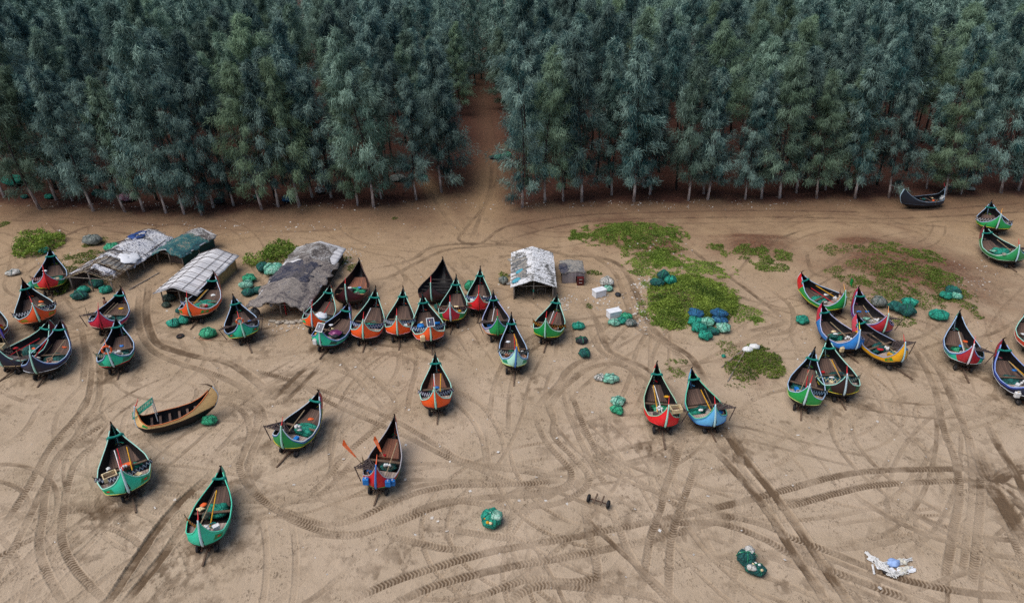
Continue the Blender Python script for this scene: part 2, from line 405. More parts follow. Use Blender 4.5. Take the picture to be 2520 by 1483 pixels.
TRAMPLE = [(118,720,60,.5),(98,800,70,.6),(88,930,110,.8),(20,910,90,.7),(255,815,80,.8),(282,915,90,.9),(480,800,80,.6),(604,850,90,.7),(780,870,90,.7),(890,845,70,.6),(977,840,60,.6),(1061,860,80,.6),(1110,805,60,.5),(1176,780,50,.5),(1226,840,70,.7),(1266,930,90,.8),(1341,850,80,.8),(1073,1020,80,.6),(700,1120,80,.5),(820,1060,60,.8),(930,1220,110,.6),(315,1240,160,1.0),(230,1220,100,.8),(500,1350,150,.9),(420,1380,110,.8),(345,1060,70,.4),(1636,1080,120,.9),(1765,1080,120,1.0),(1976,1020,90,.7),(2080,990,90,.7),(2080,780,60,.4),(2172,840,60,.5),(2107,880,60,.5),(2225,910,80,.6),(2382,920,100,.7),(2530,1000,120,.7),(2470,1180,130,1.0),(2510,1260,90,1.0),(2453,580,50,.6),(2502,660,60,.5),(1845,1390,90,.5),(1210,1290,60,.3),(1500,1400,260,.5),(1480,1180,130,.6),(2020,1440,150,.8),(640,1060,110,.6),(620,1180,110,.7),(1460,1040,110,.5),(1400,1110,120,.5),(1560,740,60,.5),(1500,830,80,.5),(700,950,90,.5),(960,960,100,.3),(1300,900,80,.4),(440,680,90,.4),(1100,560,120,.3),(1230,640,200,.25),(2300,960,80,.5),(2390,1160,90,.6),(250,880,80,.7),(200,1080,90,.5),(1640,1300,110,.6),(980,1320,200,.4),(2400,720,120,.3)]
def build_ground():
    ys = [at(1260, y).y for y in np.linspace(1580, 470, 960)]
    far = list(np.geomspace(ys[-1] * 1.006, 175, 90)) + [200, 240, 300, 420, 600, 900]
    Yr = np.array([-13, -5, 2, 8, 13, 16.5, 18.5] + [y for y in ys if y > 19.2] + far)
    ss = np.concatenate([-np.geomspace(4, .8, 24), np.linspace(-.77, .77, 1540), np.geomspace(.8, 4, 24)])
    OFF = 16.0
    Sg, Yg = np.meshgrid(ss, Yr); X = Sg * (Yg + OFF); Y = Yg
    Z = gz(X, Y)
    micro = .075 * fbm(X * 1.5, Y * 1.5, 5, 1) + .05 * np.clip(fbm(X * .5, Y * .5, 3, 4) + .1, 0, 1) * (vnoise(X * 3.1, Y * 3.1, 5) - .5)
    H = np.zeros_like(X); D = np.zeros_like(X)
    ph = 0.0
    for pts, wd, dep, tread, damp in TR:
        W = spline([p if isinstance(p, Vector) else at(*p) for p in pts], .22); v = rs.rand() * 5
        L = sum((W[i + 1] - W[i]).length for i in range(len(W) - 1)); run = 0
        for i in range(len(W) - 1):
            a, b = W[i], W[i + 1]; ln = (b - a).length
            if ln < 1e-6: continue
            m = wd * 1.1 + .1
            r0, r1 = np.searchsorted(Yr, min(a.y, b.y) - m), np.searchsorted(Yr, max(a.y, b.y) + m)
            if r1 <= r0: v += ln; continue
            sv = [(p.x + q) / (yy + OFF) for p in (a, b) for q in (-m, m) for yy in (Yr[r0], Yr[min(r1, len(Yr) - 1)])]
            c0, c1 = np.searchsorted(ss, min(sv)), np.searchsorted(ss, max(sv))
            if c1 <= c0: v += ln; continue
            x = X[r0:r1, c0:c1] - a.x; y = Y[r0:r1, c0:c1] - a.y; tx, ty = (b.x - a.x) / ln, (b.y - a.y) / ln
            al = x * tx + y * ty; d = x * -ty + y * tx
            ok = (al >= -.02) & (al < ln + .02) & (np.abs(d) < m)
            if not ok.any(): v += ln; run += ln; continue
            n = np.clip(np.abs(d) / (wd / 2), 0, 3); inside = sstep(n, 1.12, .82)
            fade = min(1, (run + .3) / 2.0, (L - run + .3) / 2.0); wob = .55 + .9 * vnoise(np.array([v * .35]), np.array([3.3 + len(pts)]), 3)[0]
            k = fade * min(1.1, wob)
            h = -dep * .75 * inside
            if tread:
                p = (v + al) / .19 + n * .55; q = np.abs((p - np.floor(p)) * 2 - 1); lug = sstep(q, .25, .6); lug = .4 + (lug - .4) * np.clip(1.9 * vnoise(x * .8 + a.x * .8, y * .8 + a.y * .8, 7) - .25, 0, 1.15)
                h = h - .03 * inside * (lug - .4); dm = inside * (.25 + .75 * (1 - lug))
                dm = inside * (.3 + .75 * lug)
            else:
                sc_ = .6 + .8 * vnoise(x + a.x * 1.0 + d * 9, y + a.y, 6); h = h * (.8 + .4 * sc_); dm = inside * np.clip(sc_, 0, 1.1)
            berm = .32 * dep * np.exp(-((n - 1.28) / .2) ** 2)
            sl = (slice(r0, r1), slice(c0, c1))
            H[sl] = np.where(ok, H[sl] * (1 - .7 * inside * k) + (h + berm) * k, H[sl])
            D[sl] = np.where(ok, np.maximum(D[sl] * (1 - .25 * inside * k), np.clip(dm * damp * k, 0, 1.2)), D[sl])
            v += ln; run += ln
    Z = Z + micro + H
    # forest floor
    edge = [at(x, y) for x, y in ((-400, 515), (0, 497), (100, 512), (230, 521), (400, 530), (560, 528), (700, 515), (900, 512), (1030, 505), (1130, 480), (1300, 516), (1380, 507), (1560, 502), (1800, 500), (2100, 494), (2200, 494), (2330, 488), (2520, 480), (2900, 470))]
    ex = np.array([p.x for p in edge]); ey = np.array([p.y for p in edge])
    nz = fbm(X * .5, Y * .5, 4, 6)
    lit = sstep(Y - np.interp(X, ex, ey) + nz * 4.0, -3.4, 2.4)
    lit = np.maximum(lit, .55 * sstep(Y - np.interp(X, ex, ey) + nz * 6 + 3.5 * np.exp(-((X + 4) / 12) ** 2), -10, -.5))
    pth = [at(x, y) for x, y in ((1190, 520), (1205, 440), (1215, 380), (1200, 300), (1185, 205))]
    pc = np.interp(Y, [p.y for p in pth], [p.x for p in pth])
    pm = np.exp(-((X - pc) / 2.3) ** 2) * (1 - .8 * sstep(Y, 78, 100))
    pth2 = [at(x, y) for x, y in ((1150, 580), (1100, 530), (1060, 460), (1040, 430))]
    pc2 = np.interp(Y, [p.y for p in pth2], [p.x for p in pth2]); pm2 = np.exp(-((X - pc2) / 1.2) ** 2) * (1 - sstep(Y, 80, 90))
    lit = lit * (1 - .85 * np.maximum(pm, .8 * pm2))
    soil = np.zeros_like(X)
    for (cx, cy, ax, ay, h, s) in MW:
        soil = np.maximum(soil, s * np.exp(-(((X - cx) / ax) ** 2 + ((Y - cy) / ay) ** 2) * 1.3))
    soil = np.clip(soil * 1.5 + nz * .9 * (soil > .05) - .15, 0, 1)
    # trampled, damp sand round the boats and dug-up stretches
    wk = fbm(X * 1.1 + 40, Y * 1.1, 5, 3) + .5 * fbm(X * 4.2, Y * 2.6, 3, 5)
    tramp = np.zeros_like(X)
    for x_, y_, rx_, k_ in TRAMPLE:
        c_ = at(x_, y_); rr = rx_ / pxm(x_, y_); tramp = np.maximum(tramp, k_ * np.exp(-((X - c_.x) ** 2 + (Y - c_.y) ** 2) / rr ** 2 * 1.2))
    base = .34 + .3 * fbm(X * .12 + 9, Y * .12, 3, 7)
    scf = sstep(wk + .30 * tramp - .16 + .12 * base, .0, .22) * np.clip(base * .6 + tramp * .5, 0, 1) * (1 - lit)
    Z = Z - .05 * scf * (tramp + .3); D = np.maximum(D, scf)
    D = D * (.35 + 1.15 * vnoise(X * .9, Y * .9, 2)) * (.9 + .75 * (vnoise(X * 3.3, Y * 3.3, 4) - .25)); D = np.clip(D, 0, 1)
    r, c = X.shape; V = np.stack([X, Y, Z], -1).reshape(-1, 3)
    idx = np.arange(r * c).reshape(r, c)
    Q = np.stack([idx[:-1, :-1], idx[:-1, 1:], idx[1:, 1:], idx[1:, :-1]], -1).reshape(-1, 4)
    A = np.stack([lit, D, soil, np.ones_like(X)], -1).reshape(-1, 4)
    t = NT('beach_sand'); pos = t.geo()
    at_ = t.n('Attribute', attribute_name='gmix'); sp = t.n('SeparateColor'); t.l(at_.outputs['Color'], sp.inputs[0])
    px = t.n('SeparateXYZ'); t.l(pos, px.inputs[0])
    n1 = t.noise(pos, .22, 5, .6, .3); n2 = t.noise(pos, 2.2, 6, .68, .4); n3 = t.noise(pos, 9, 5, .65, .6, (1.0, .55, 1)); n4 = t.noise(pos, 30, 3, .6)
    sand = t.mix(t.ramp(n1, [(.3, 0), (.72, 1)]), GC['sand1'], GC['sand2'])
    inl = t.ramp(t.math('DIVIDE', px.outputs[1], 80.0), [(.40, 0), (.97, 1)])
    sand = t.mix(t.math('MULTIPLY', inl, .9), sand, GC['inland'])
    n5 = t.noise(pos, .45, 4, .62, .5); calm = t.ramp(n5, [(.40, .18), (.58, 1)])
    scuff = t.math('MULTIPLY', t.math('MULTIPLY', calm, t.ramp(n3, [(.52, 0), (.64, 1)])), t.ramp(n2, [(.40, 0), (.60, 1)]))
    sand = t.mix(t.math('MULTIPLY', scuff, .8), sand, GC['damp'])  # damp flecks also stand in for scuff shading that the bump barely shows
    sand = t.mix(t.math('MULTIPLY', t.ramp(n4, [(.5, 0), (.75, 1)]), .12), sand, GC['damp'])
    soilc = t.mix(t.ramp(n3, [(.35, 0), (.65, 1)]), GC['soil1'], GC['soil2'])
    sand = t.mix(t.math('MULTIPLY', sp.outputs[2], t.ramp(n2, [(.3, .65), (.6, 1)])), sand, soilc)
    sand = t.mix(t.math('MULTIPLY', sp.outputs[1], 1.0), sand, GC['damp'])
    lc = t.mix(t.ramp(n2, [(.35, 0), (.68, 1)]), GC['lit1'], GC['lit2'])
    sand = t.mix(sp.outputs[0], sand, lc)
    t.color(sand); t.rough(.95); t.b.inputs['Specular IOR Level'].default_value = .15
    hh = t.math('ADD', t.math('MULTIPLY', n2, .5), t.math('ADD', t.math('MULTIPLY', n3, .55), t.math('SUBTRACT', t.math('MULTIPLY', n4, .03), t.math('MULTIPLY', scuff, .35))))
    t.bump(hh, .9, .10)
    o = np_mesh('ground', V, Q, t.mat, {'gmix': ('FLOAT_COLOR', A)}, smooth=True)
    tag(o, kind='structure'); return o
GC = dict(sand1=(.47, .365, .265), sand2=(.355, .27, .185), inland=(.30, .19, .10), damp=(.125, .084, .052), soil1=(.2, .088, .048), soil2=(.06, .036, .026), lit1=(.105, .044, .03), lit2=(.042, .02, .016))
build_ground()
# ---------------------------------------------------------------- trees
def leaf_mat(name, c1, c2, c3, trans=.25):
    t = NT(name); a = t.n('Attribute', attribute_name='tint'); oi = t.n('ObjectInfo')
    c = t.mix(t.ramp(a.outputs['Fac'], [(.1, 0), (.9, 1)]), c1, c2)
    c = t.mix(t.ramp(oi.outputs['Random'], [(.55, 0), (1, .7)]), c, c3)
    hv = t.n('HueSaturation'); t.l(c, hv.inputs['Color']); wr = t.math('FRACT', t.math('MULTIPLY', oi.outputs['Random'], 17.3)); t.l(t.math('ADD', .62, t.math('MULTIPLY', wr, .75)), hv.inputs['Value']); c = hv.outputs[0]
    t.color(c); t.rough(.7); t.b.inputs['Specular IOR Level'].default_value = .25
    tr = t.n('BsdfTranslucent'); t.l(c, tr.inputs[0]); mx = t.n('MixShader'); mx.inputs[0].default_value = trans
    t.l(t.b.outputs[0], mx.inputs[1]); t.l(tr.outputs[0], mx.inputs[2]); t.l(mx.outputs[0], t.out.inputs[0])
    return t.mat
NEEDLE = leaf_mat('casuarina_needles', (.006, .048, .052), (.27, .395, .34), (.22, .32, .17), .14)
def bark_mat():
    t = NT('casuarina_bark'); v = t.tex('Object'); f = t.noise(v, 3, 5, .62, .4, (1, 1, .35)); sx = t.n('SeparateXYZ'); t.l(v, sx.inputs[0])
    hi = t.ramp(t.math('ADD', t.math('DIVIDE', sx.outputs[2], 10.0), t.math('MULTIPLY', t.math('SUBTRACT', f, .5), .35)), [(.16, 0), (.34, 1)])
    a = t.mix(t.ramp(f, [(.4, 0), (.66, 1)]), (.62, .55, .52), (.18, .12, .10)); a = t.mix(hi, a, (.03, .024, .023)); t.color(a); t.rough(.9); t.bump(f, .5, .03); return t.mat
BARK = bark_mat()
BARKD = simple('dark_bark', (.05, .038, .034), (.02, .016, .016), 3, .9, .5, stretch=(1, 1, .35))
def unit(v): return v / np.maximum(np.linalg.norm(v, axis=-1, keepdims=True), 1e-9)
def blades(P, Dr, L, Wd, rg, N=None):
    S = unit(np.cross(Dr, rg.normal(size=P.shape) if N is None else N)) * (Wd / 2)[:, None]; E_ = P + Dr * L[:, None]
    V = np.stack([P - S, P + S, E_ + S * .45, E_ - S * .45], 1).reshape(-1, 3)
    return V, np.arange(len(V)).reshape(-1, 4)
def tree_data(seed, h, cb, rad, nb, per, wmul=1.0):
    """crown vertices and tints, trunk axis and branches of one casuarina"""
    rg = np.random.RandomState(seed)
    bend = rg.uniform(-.5, .5, 2); wob = rg.uniform(0, 6, 2)
    def axis(z):
        k = z / h
        return np.stack([bend[0] * k * k * 1.6 + .18 * np.sin(k * 7 + wob[0]), bend[1] * k * k * 1.6 + .18 * np.sin(k * 6 + wob[1]), z], -1)
    u = np.sort(rg.rand(nb) ** .85); z = h * (cb + (1 - cb) * u * .97)
    az = np.arange(nb) * 2.4 + rg.normal(size=nb) * .5
    lobes = .5 + .8 * rg.rand(nb) + .25 * np.sin(az * 2 + rg.rand() * 6) * np.sin(u * 9 + rg.rand() * 6)
    prof = np.minimum(1, (.6 + u * 1.8)) * np.power(np.clip(1 - u, 0, 1), .8) + .06
    Lb = rad * prof * lobes; el = np.radians(rg.uniform(8, 38, nb) + 22 * u)
    dirb = np.stack([np.cos(az) * np.cos(el), np.sin(az) * np.cos(el), np.sin(el)], -1); B0 = axis(z)
    n = nb * per; bi = np.repeat(np.arange(nb), per)
    s = .18 + .86 * np.sqrt(rg.rand(n)); Lx = Lb[bi]
    clump = np.floor(s * 3.2) / 3.2 + .16
    ctr = B0[bi] + dirb[bi] * (Lx * clump)[:, None]; ctr[:, 2] -= .10 * Lx * clump ** 2
    off = rg.normal(size=(n, 3)) * (np.array([.17, .17, .23]) * (.7 + .26 * Lx[:, None]))
    P = ctr + off
    out = unit(P * np.array([1, 1, 0]) - axis(P[:, 2]) * np.array([1, 1, 0]))
    Dr = unit(.45 * out + rg.normal(size=(n, 3)) * .42 + np.array([0, 0, 1]) * rg.uniform(-1.75, .3, n)[:, None] + .2 * dirb[bi])
    Ln = rg.uniform(.24, .55, n) * (.5 + .5 * wmul); Wd = rg.uniform(.028, .055, n) * wmul
    N = unit(off / .3 * .6 + .55 * out + np.array([0, 0, .6]) + rg.normal(size=(n, 3)) * .38)
    V, Q = blades(P, Dr, Ln, Wd, rg, N)
    ti = np.clip(.45 + .40 * (rg.rand(nb)[bi] - .5) * 2 + .22 * rg.normal(size=n) + .15 * (rg.rand(nb * 4)[(bi * 4 + (s * 3.2).astype(int)) % (nb * 4)] - .5), 0, 1)
    return V, Q, np.repeat(ti, 4), axis, B0, dirb, Lb
def make_tree(seed, h, cb, rad, nb, per, pale):
    V, Q, T, axis, B0, dirb, Lb = tree_data(seed, h, cb, rad, nb, per)
    root = empty('casuarina_tree', (0, 0, 0))
    b = MB(); zs = np.linspace(-.25, h * .96, 9)
    b.tube([axis(z) for z in zs], [max(.015, .15 * (1 - .93 * k) * (1.35 if i == 0 else 1)) for i, k in enumerate(np.linspace(0, 1, 9))], 7)
    for i in range(0, len(Lb), 3):
        p = Vector(B0[i]); d = Vector(dirb[i]); b.tube([p, p + d * Lb[i] * .5, p + d * Lb[i] * .9 + Vector((0, 0, -.1 * Lb[i]))], [.035, .022, .008], 4, cap=False)
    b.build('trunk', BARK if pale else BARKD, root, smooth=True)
    np_mesh('crown', V, Q, NEEDLE, {'tint': ('FLOAT', T)}, parent=root)
    return root
def copy_tree(o, parent=None):
    c = o.copy(); col.objects.link(c); c.parent = parent
    for ch in o.children: copy_tree(ch, c)
    return c
PROTO_F = [make_tree(100 + i, h, cb, rd, 66, 300, True) for i, (h, cb, rd) in enumerate([(18.5, .075, 3.7), (17, .09, 3.4), (16, .07, 3.5), (18, .10, 3.2), (14.5, .08, 3.3), (19, .085, 3.9)])]
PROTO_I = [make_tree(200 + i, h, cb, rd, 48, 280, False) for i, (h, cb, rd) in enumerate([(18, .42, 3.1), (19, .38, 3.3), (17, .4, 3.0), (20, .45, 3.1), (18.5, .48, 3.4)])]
used = set()
def place_tree(proto, p, hs, lean, rz, label, group):
    if proto.name in used: o = copy_tree(proto)
    else: used.add(proto.name); o = proto
    o.location = p; o.scale = (hs * random.uniform(.92, 1.1), hs * random.uniform(.92, 1.1), hs)
    o.rotation_euler = (random.uniform(-.03, .03), lean, 0)
    o.rotation_euler = (Matrix.Rotation(lean, 3, 'Y') @ Matrix.Rotation(random.uniform(-.04, .04), 3, 'X') @ Matrix.Rotation(rz, 3, 'Z')).to_euler()
    for k in ('label', 'category', 'group'):
        if k in o: del o[k]
    tag(o, label, 'tree', group); return o
random.seed(5)
FRONT = [(8,487),(98,514),(136,494),(177,494),(220,501),(234,519),(310,521),(353,519),(406,525),(451,528),(498,528),(525,512),(573,507),(641,516),(686,510),(740,505),(770,487),(818,487),(879,507),(922,510),(936,489),(1027,491),(1086,471),(1108,449),
         (1289,510),(1342,496),(1384,494),(1431,494),(1509,480),(1559,494),(1582,462),(1602,480),(1692,494),(1730,476),(1740,492),(1833,492),(1870,489),(1916,489),(1957,473),(2008,487),(2033,467),(2084,467),(2101,487),(2187,485),(2282,465),(2323,480),(2367,478),(2459,474),(2504,469)]
ORD = 'first second third fourth fifth sixth seventh eighth ninth tenth eleventh twelfth thirteenth fourteenth fifteenth sixteenth seventeenth eighteenth nineteenth twentieth'.split()
def nth(i): return ORD[i] if i < 20 else 'twenty-' + ORD[i - 20]
def lean_at(x): return R(-1.5) + R(-3.5) * float(np.clip((-x - 4) / 32, 0, 1)) + R(-4) * float(np.clip(x / 50, 0, 1))
L_side = [p for p in FRONT if p[0] < 1200][::-1]; R_side = [p for p in FRONT if p[0] > 1200]
pos = []
for side, lst in (('toward the tarp huts', L_side), ('toward the beached black boat', R_side)):
    for i, (x, y) in enumerate(lst):
        p = ground(x, y); pos.append((p.x, p.y))
        k = {1289: 0, 818: 4, 1027: 1, 922: 5, 879: 0}.get(x, random.choice((0, 1, 2, 3, 5, 1, 2)))
        hs = {818: .98, 1289: 1.0, 2282: .72, 2323: .8, 2187: .85}.get(x, random.uniform(.78, 1.08))
        lb = 'pale-trunked edge casuarina, %s one counted from the sand path %s' % (nth(i), side)
        if x == 1289: lb = 'big full-crowned edge casuarina where the sand path enters the wood, first toward the black boat'
        if x == 818: lb = 'short edge casuarina with grey-green tip, seventh one from the sand path toward the tarp huts'
        nt = place_tree(PROTO_F[k], p, hs, lean_at(p.x) + random.uniform(-.03, .03), random.uniform(0, 6.28), lb, 'casuarinas along the edge of the wood')
        if x == 1289: nt.scale = (.95, .95, 1.0)
pathc = lambda y: np.interp(y, [pp.y for pp in [at(1190, 520), at(1205, 440), at(1215, 380), at(1200, 300), at(1185, 205)]], [pp.x for pp in [at(1190, 520), at(1205, 440), at(1215, 380), at(1200, 300), at(1185, 205)]])
eX = [at(x, y).x for x, y in FRONT]; eY = [at(x, y).y for x, y in FRONT]
oe = np.argsort(eX); eX = np.array(eX)[oe]; eY = np.array(eY)[oe]
cand = []
yy = 76.0; row = 0
while yy < 172:
    half = (yy + 16) * .80; xx = -half + (row % 2) * 2
    while xx < half:
        x = xx + random.uniform(-1.2, 1.2); y = yy + random.uniform(-1.2, 1.2); xx += 5.1
        if y < np.interp(x, eX, eY) + 2.2: continue
        pw = (4.6 if x > pathc(y) else 5.2) - 2.2 * float(np.clip((y - 95) / 35, 0, 1))
        if y < 133 and abs(x - pathc(y)) < pw + (1.2 if x < pathc(y) and y < 95 else 0): continue
        if x < pathc(y) and y < 88 and x > pathc(y) - 6.5: continue
        if any((x - a) ** 2 + (y - b) ** 2 < 4.4 for a, b in pos[:60]): continue
        cand.append((y, x))
    yy += 5.0; row += 1
cand.sort(key=lambda q: q[0] + abs(q[1]) * .25)
NSOLO = 290 - len(FRONT)
for y, x in cand[:NSOLO]:
    zone = 'behind the tarp huts and the left row of boats' if x < pathc(y) - 22 else 'close by the sand path' if x < pathc(y) + 14 else 'inland of the green dunes'
    zone = {'behind the tarp huts and the left row of boats': 'inland of the huts'}.get(zone, zone)
    place_tree(random.choice(PROTO_F if abs(x - pathc(y)) < 8.5 and y > 84 else PROTO_I), (x, y, float(gz(x, y))), random.uniform(.72, 1.12), lean_at(x) + random.uniform(-.05, .05), random.uniform(0, 6.28),
               'dark inner casuarina crowded among others in the wood ' + zone, 'inner casuarinas ' + zone)
# the rest of the wood reads as one mass
LOW = [tree_data(300 + i, 18.5, .45, 3.3, 46, 60, 1.8)[:3] for i in range(5)]; LOWF = [tree_data(310 + i, 18.5, .06, 3.4, 60, 60, 1.8)[:3] for i in range(3)]
VV, QQ, TT, nv = [], [], [], 0
for y, x in cand[NSOLO:]:
    V, Q, T = random.choice(LOWF if abs(x - pathc(y)) < 11 else LOW); a = random.uniform(0, 6.28); s = random.uniform(.84, 1.1)
    ca, sa = math.cos(a), math.sin(a); ln = lean_at(x)
    P = np.stack([V[:, 0] * ca - V[:, 1] * sa, V[:, 0] * sa + V[:, 1] * ca, V[:, 2]], -1) * s
    P[:, 0] += math.sin(ln) * P[:, 2]; P += np.array([x, y, 0]); VV.append(P); QQ.append(Q + nv); TT.append(np.clip(T + random.uniform(-.2, .2), 0, 1)); nv += len(V)
    zt = np.array([0, 9, 17]) * s; rr = [.15, .1, .03]
    ring = np.concatenate([np.stack([x + math.sin(ln) * z + r * np.cos(np.arange(5) * 1.2566), y + r * np.sin(np.arange(5) * 1.2566), np.full(5, z)], -1) for z, r in zip(zt, rr)])
    q = [(i * 5 + j, i * 5 + (j + 1) % 5, i * 5 + 5 + (j + 1) % 5, i * 5 + 5 + j) for i in range(2) for j in range(5)]
    VV.append(ring); QQ.append(np.array(q) + nv); TT.append(np.zeros(15)); nv += 15
wood = np_mesh('casuarina_wood', np.concatenate(VV), np.concatenate(QQ), NEEDLE, {'tint': ('FLOAT', np.concatenate(TT))})
tag(wood, 'far back of the casuarina wood, a dense mass of blue-green crowns', 'wood', kind='stuff')

# ---------------------------------------------------------------- beach plants
CREEP = leaf_mat('creeper_leaves', (.075, .14, .018), (.25, .34, .06), (.17, .23, .04), .3)
SHRUB = leaf_mat('shrub_leaves', (.05, .10, .016), (.28, .37, .06), (.2, .26, .04), .3)
def patch(name, ells, dens, hgt, leaf, mat, label, cat, group=None, kind=None, seed=1):
    rg = np.random.RandomState(seed); PP, TTs = [], []
    for (x, y, rx, ry, k) in ells:
        c = ground(x, y); ax = rx / pxm(x, y); ay = abs(at(x, y - ry).y - at(x, y + ry).y) / 2
        n = int(dens * k * ax * ay * 3.14)
        r = np.sqrt(rg.rand(n)); a = rg.rand(n) * 6.283
        px = c.x + ax * r * np.cos(a); py = c.y + ay * r * np.sin(a)
        m = fbm(px * 1.5 + seed * 3.3, py * 1.5, 4, seed) + .35 * (1 - r) + (.14 if kind is None else -.07)
        keep = m > 0; px, py, r, m = px[keep], py[keep], r[keep], m[keep]
        hh = hgt * np.clip(m * 3.5, .12, 1) * (.55 + .9 * vnoise(px * 1.4, py * 1.4, seed + 1))
        pz = gz(px, py) + hh * rg.rand(len(px)) ** .7
        PP.append(np.stack([px, py, pz], -1)); TTs.append(np.clip(.25 + .6 * vnoise(px * 1.1, py * 1.1, 3) + .18 * rg.normal(size=len(px)), 0, 1))
    P = np.concatenate(PP); T = np.concatenate(TTs); n = len(P)
    Dr = unit(rg.normal(size=(n, 3)) * np.array([1, 1, .5]) + np.array([0, 0, .35]))
    L = rg.uniform(.7, 1.4, n) * leaf; V, Q = blades(P, Dr, L, L * rg.uniform(.45, .7, n), rg)
    o = np_mesh(name, V, Q, mat, {'tint': ('FLOAT', np.repeat(T, 4))})
    return tag(o, label, cat, group, kind)
cg = 'creeper patches on the sand'
patch('beach_creeper', [(1480,572,85,26,1),(1560,562,115,24,1),(1610,590,85,32,.8),(1660,572,35,26,1),(1570,612,60,22,1.1),(1640,636,45,24,1.2),(1430,578,35,15,1)], 212, .15, .11, CREEP, 'bright green creeper over the largest dune beside the wood', 'ground cover', cg, 'stuff', 1)
patch('beach_creeper', [(1765,607,30,9,1.2),(1840,618,70,14,1.2),(1930,628,30,18,1.2),(1880,650,35,18,1.2),(1915,655,25,14,.8)], 212, .15, .11, CREEP, 'green creeper on the narrow brown dune in the middle', 'ground cover', cg, 'stuff', 2)
patch('beach_creeper', [(2180,610,80,16,.8),(2250,625,80,20,.9),(2150,650,70,24,.5),(2240,665,80,28,.8),(2330,690,45,26,1),(2180,705,70,28,.8),(2100,690,40,18,.8),(2060,670,30,16,.6),(2370,745,28,18,.8),(2210,790,45,14,.7),(2300,640,40,14,.8),(2400,775,20,10,.7),(2260,730,80,28,.6),(2120,740,60,24,.6),(2340,720,60,30,.7),(2060,615,50,16,.6)], 155, .15, .11, CREEP, 'patchy creeper over the reddish dune nearest the two far green boats', 'ground cover', cg, 'stuff', 3)
patch('beach_creeper', [(1590,655,60,26,1),(1720,662,100,26,1),(1670,690,90,26,1),(1640,640,60,24,1),(1740,790,70,26,.8),(1620,760,50,40,.8),(1835,775,50,24,.8),(1860,785,30,10,1),(1650,800,50,14,.8),(1790,715,30,26,.8),(1690,800,40,12,.8)], 212, .15, .11, CREEP, 'low yellow-green creeper fringing the big dark shrub', 'ground cover', cg, 'stuff', 4)
patch('beach_creeper', [(1660,888,32,14,.8),(1668,915,28,16,.8),(1785,850,34,10,.6),(1800,868,40,14,.4),(1815,945,45,9,.3)], 171, .15, .11, CREEP, 'thin sparse creeper above the red boat and the light blue boat', 'ground cover', cg, 'stuff', 5)
patch('beach_creeper', [(75,572,30,9,.8),(235,597,25,16,.8),(212,632,45,16,1),(175,665,45,20,.8),(255,640,30,13,.9),(8,553,12,9,1),(150,640,30,16,.5),(120,690,25,12,.4),(245,690,40,10,.3)], 184, .15, .11, CREEP, 'loose green creeper beside the white tarp hut', 'ground cover', cg, 'stuff', 6)
patch('beach_creeper', [(1461,673,20,7,1),(1238,684,18,14,1),(845,640,20,12,.9),(872,660,22,10,.9),(974,538,9,4,1),(1450,754,9,6,1)], 199, .15, .11, CREEP, 'small scattered green tufts around the striped-roof hut', 'ground cover', cg, 'stuff', 7)
sg = 'shrubs on the beach'
patch('shrub', [(1705,722,108,50,1),(1640,768,42,38,.9),(1760,750,50,30,1)], 260, .34, .13, SHRUB, 'wide dark green shrub mass behind the heap of blue and teal net bundles', 'shrub', sg, seed=11)
patch('shrub', [(1880,885,46,42,1),(1825,908,42,28,.9)], 260, .3, .12, SHRUB, 'rounded shrub, dark on one half, below the two white sacks', 'shrub', sg, seed=12)
patch('shrub', [(97,602,52,27,1)], 150, .8, .19, SHRUB, 'bushy green shrub behind the green boat with the red stern', 'shrub', sg, seed=13)
patch('shrub', [(693,622,44,22,1),(640,645,40,12,.7)], 150, .8, .18, CREEP, 'bright green shrub between the bamboo hut and the net-covered hut', 'shrub', sg, seed=14)
patch('shrub', [(166,705,15,24,1)], 150, .5, .17, SHRUB, 'small dark shrub beside the bow of the green red-sterned boat', 'shrub', sg, seed=15)
# ---------------------------------------------------------------- moon boats
KT = [0, .08, .16, .25, .4, .55, .7, .82, .92, 1]
KY = [.24, .03, .0, .34, 1.35, 2.6, 3.7, 4.62, 4.98, 4.72]
KZ = [2.3, 1.5, .74, .24, .0, .0, .14, .72, 1.55, 2.25]
SY = [.26, .25, .34, .64, 1.5, 2.5, 3.3, 3.92, 4.38, 4.70]
SZ = [2.32, 1.86, 1.25, .97, .92, .95, 1.14, 1.5, 1.92, 2.27]
SB = [.015, .08, .40, .86, 1.0, .9, .64, .35, .15, .025]
def _smooth(k):
    t = np.linspace(0, 1, 201); a = np.interp(t, KT, k); p = np.pad(a, 9, mode='reflect', reflect_type='odd')
    return np.convolve(p, np.hanning(21)[1:-1] / np.hanning(21)[1:-1].sum(), 'valid')[:201]
PR = [_smooth(k) for k in (KY, KZ, SY, SZ, SB)]
def lerpc(k, t): return float(np.interp(t, np.linspace(0, 1, 201), k))
BOATREF = {}
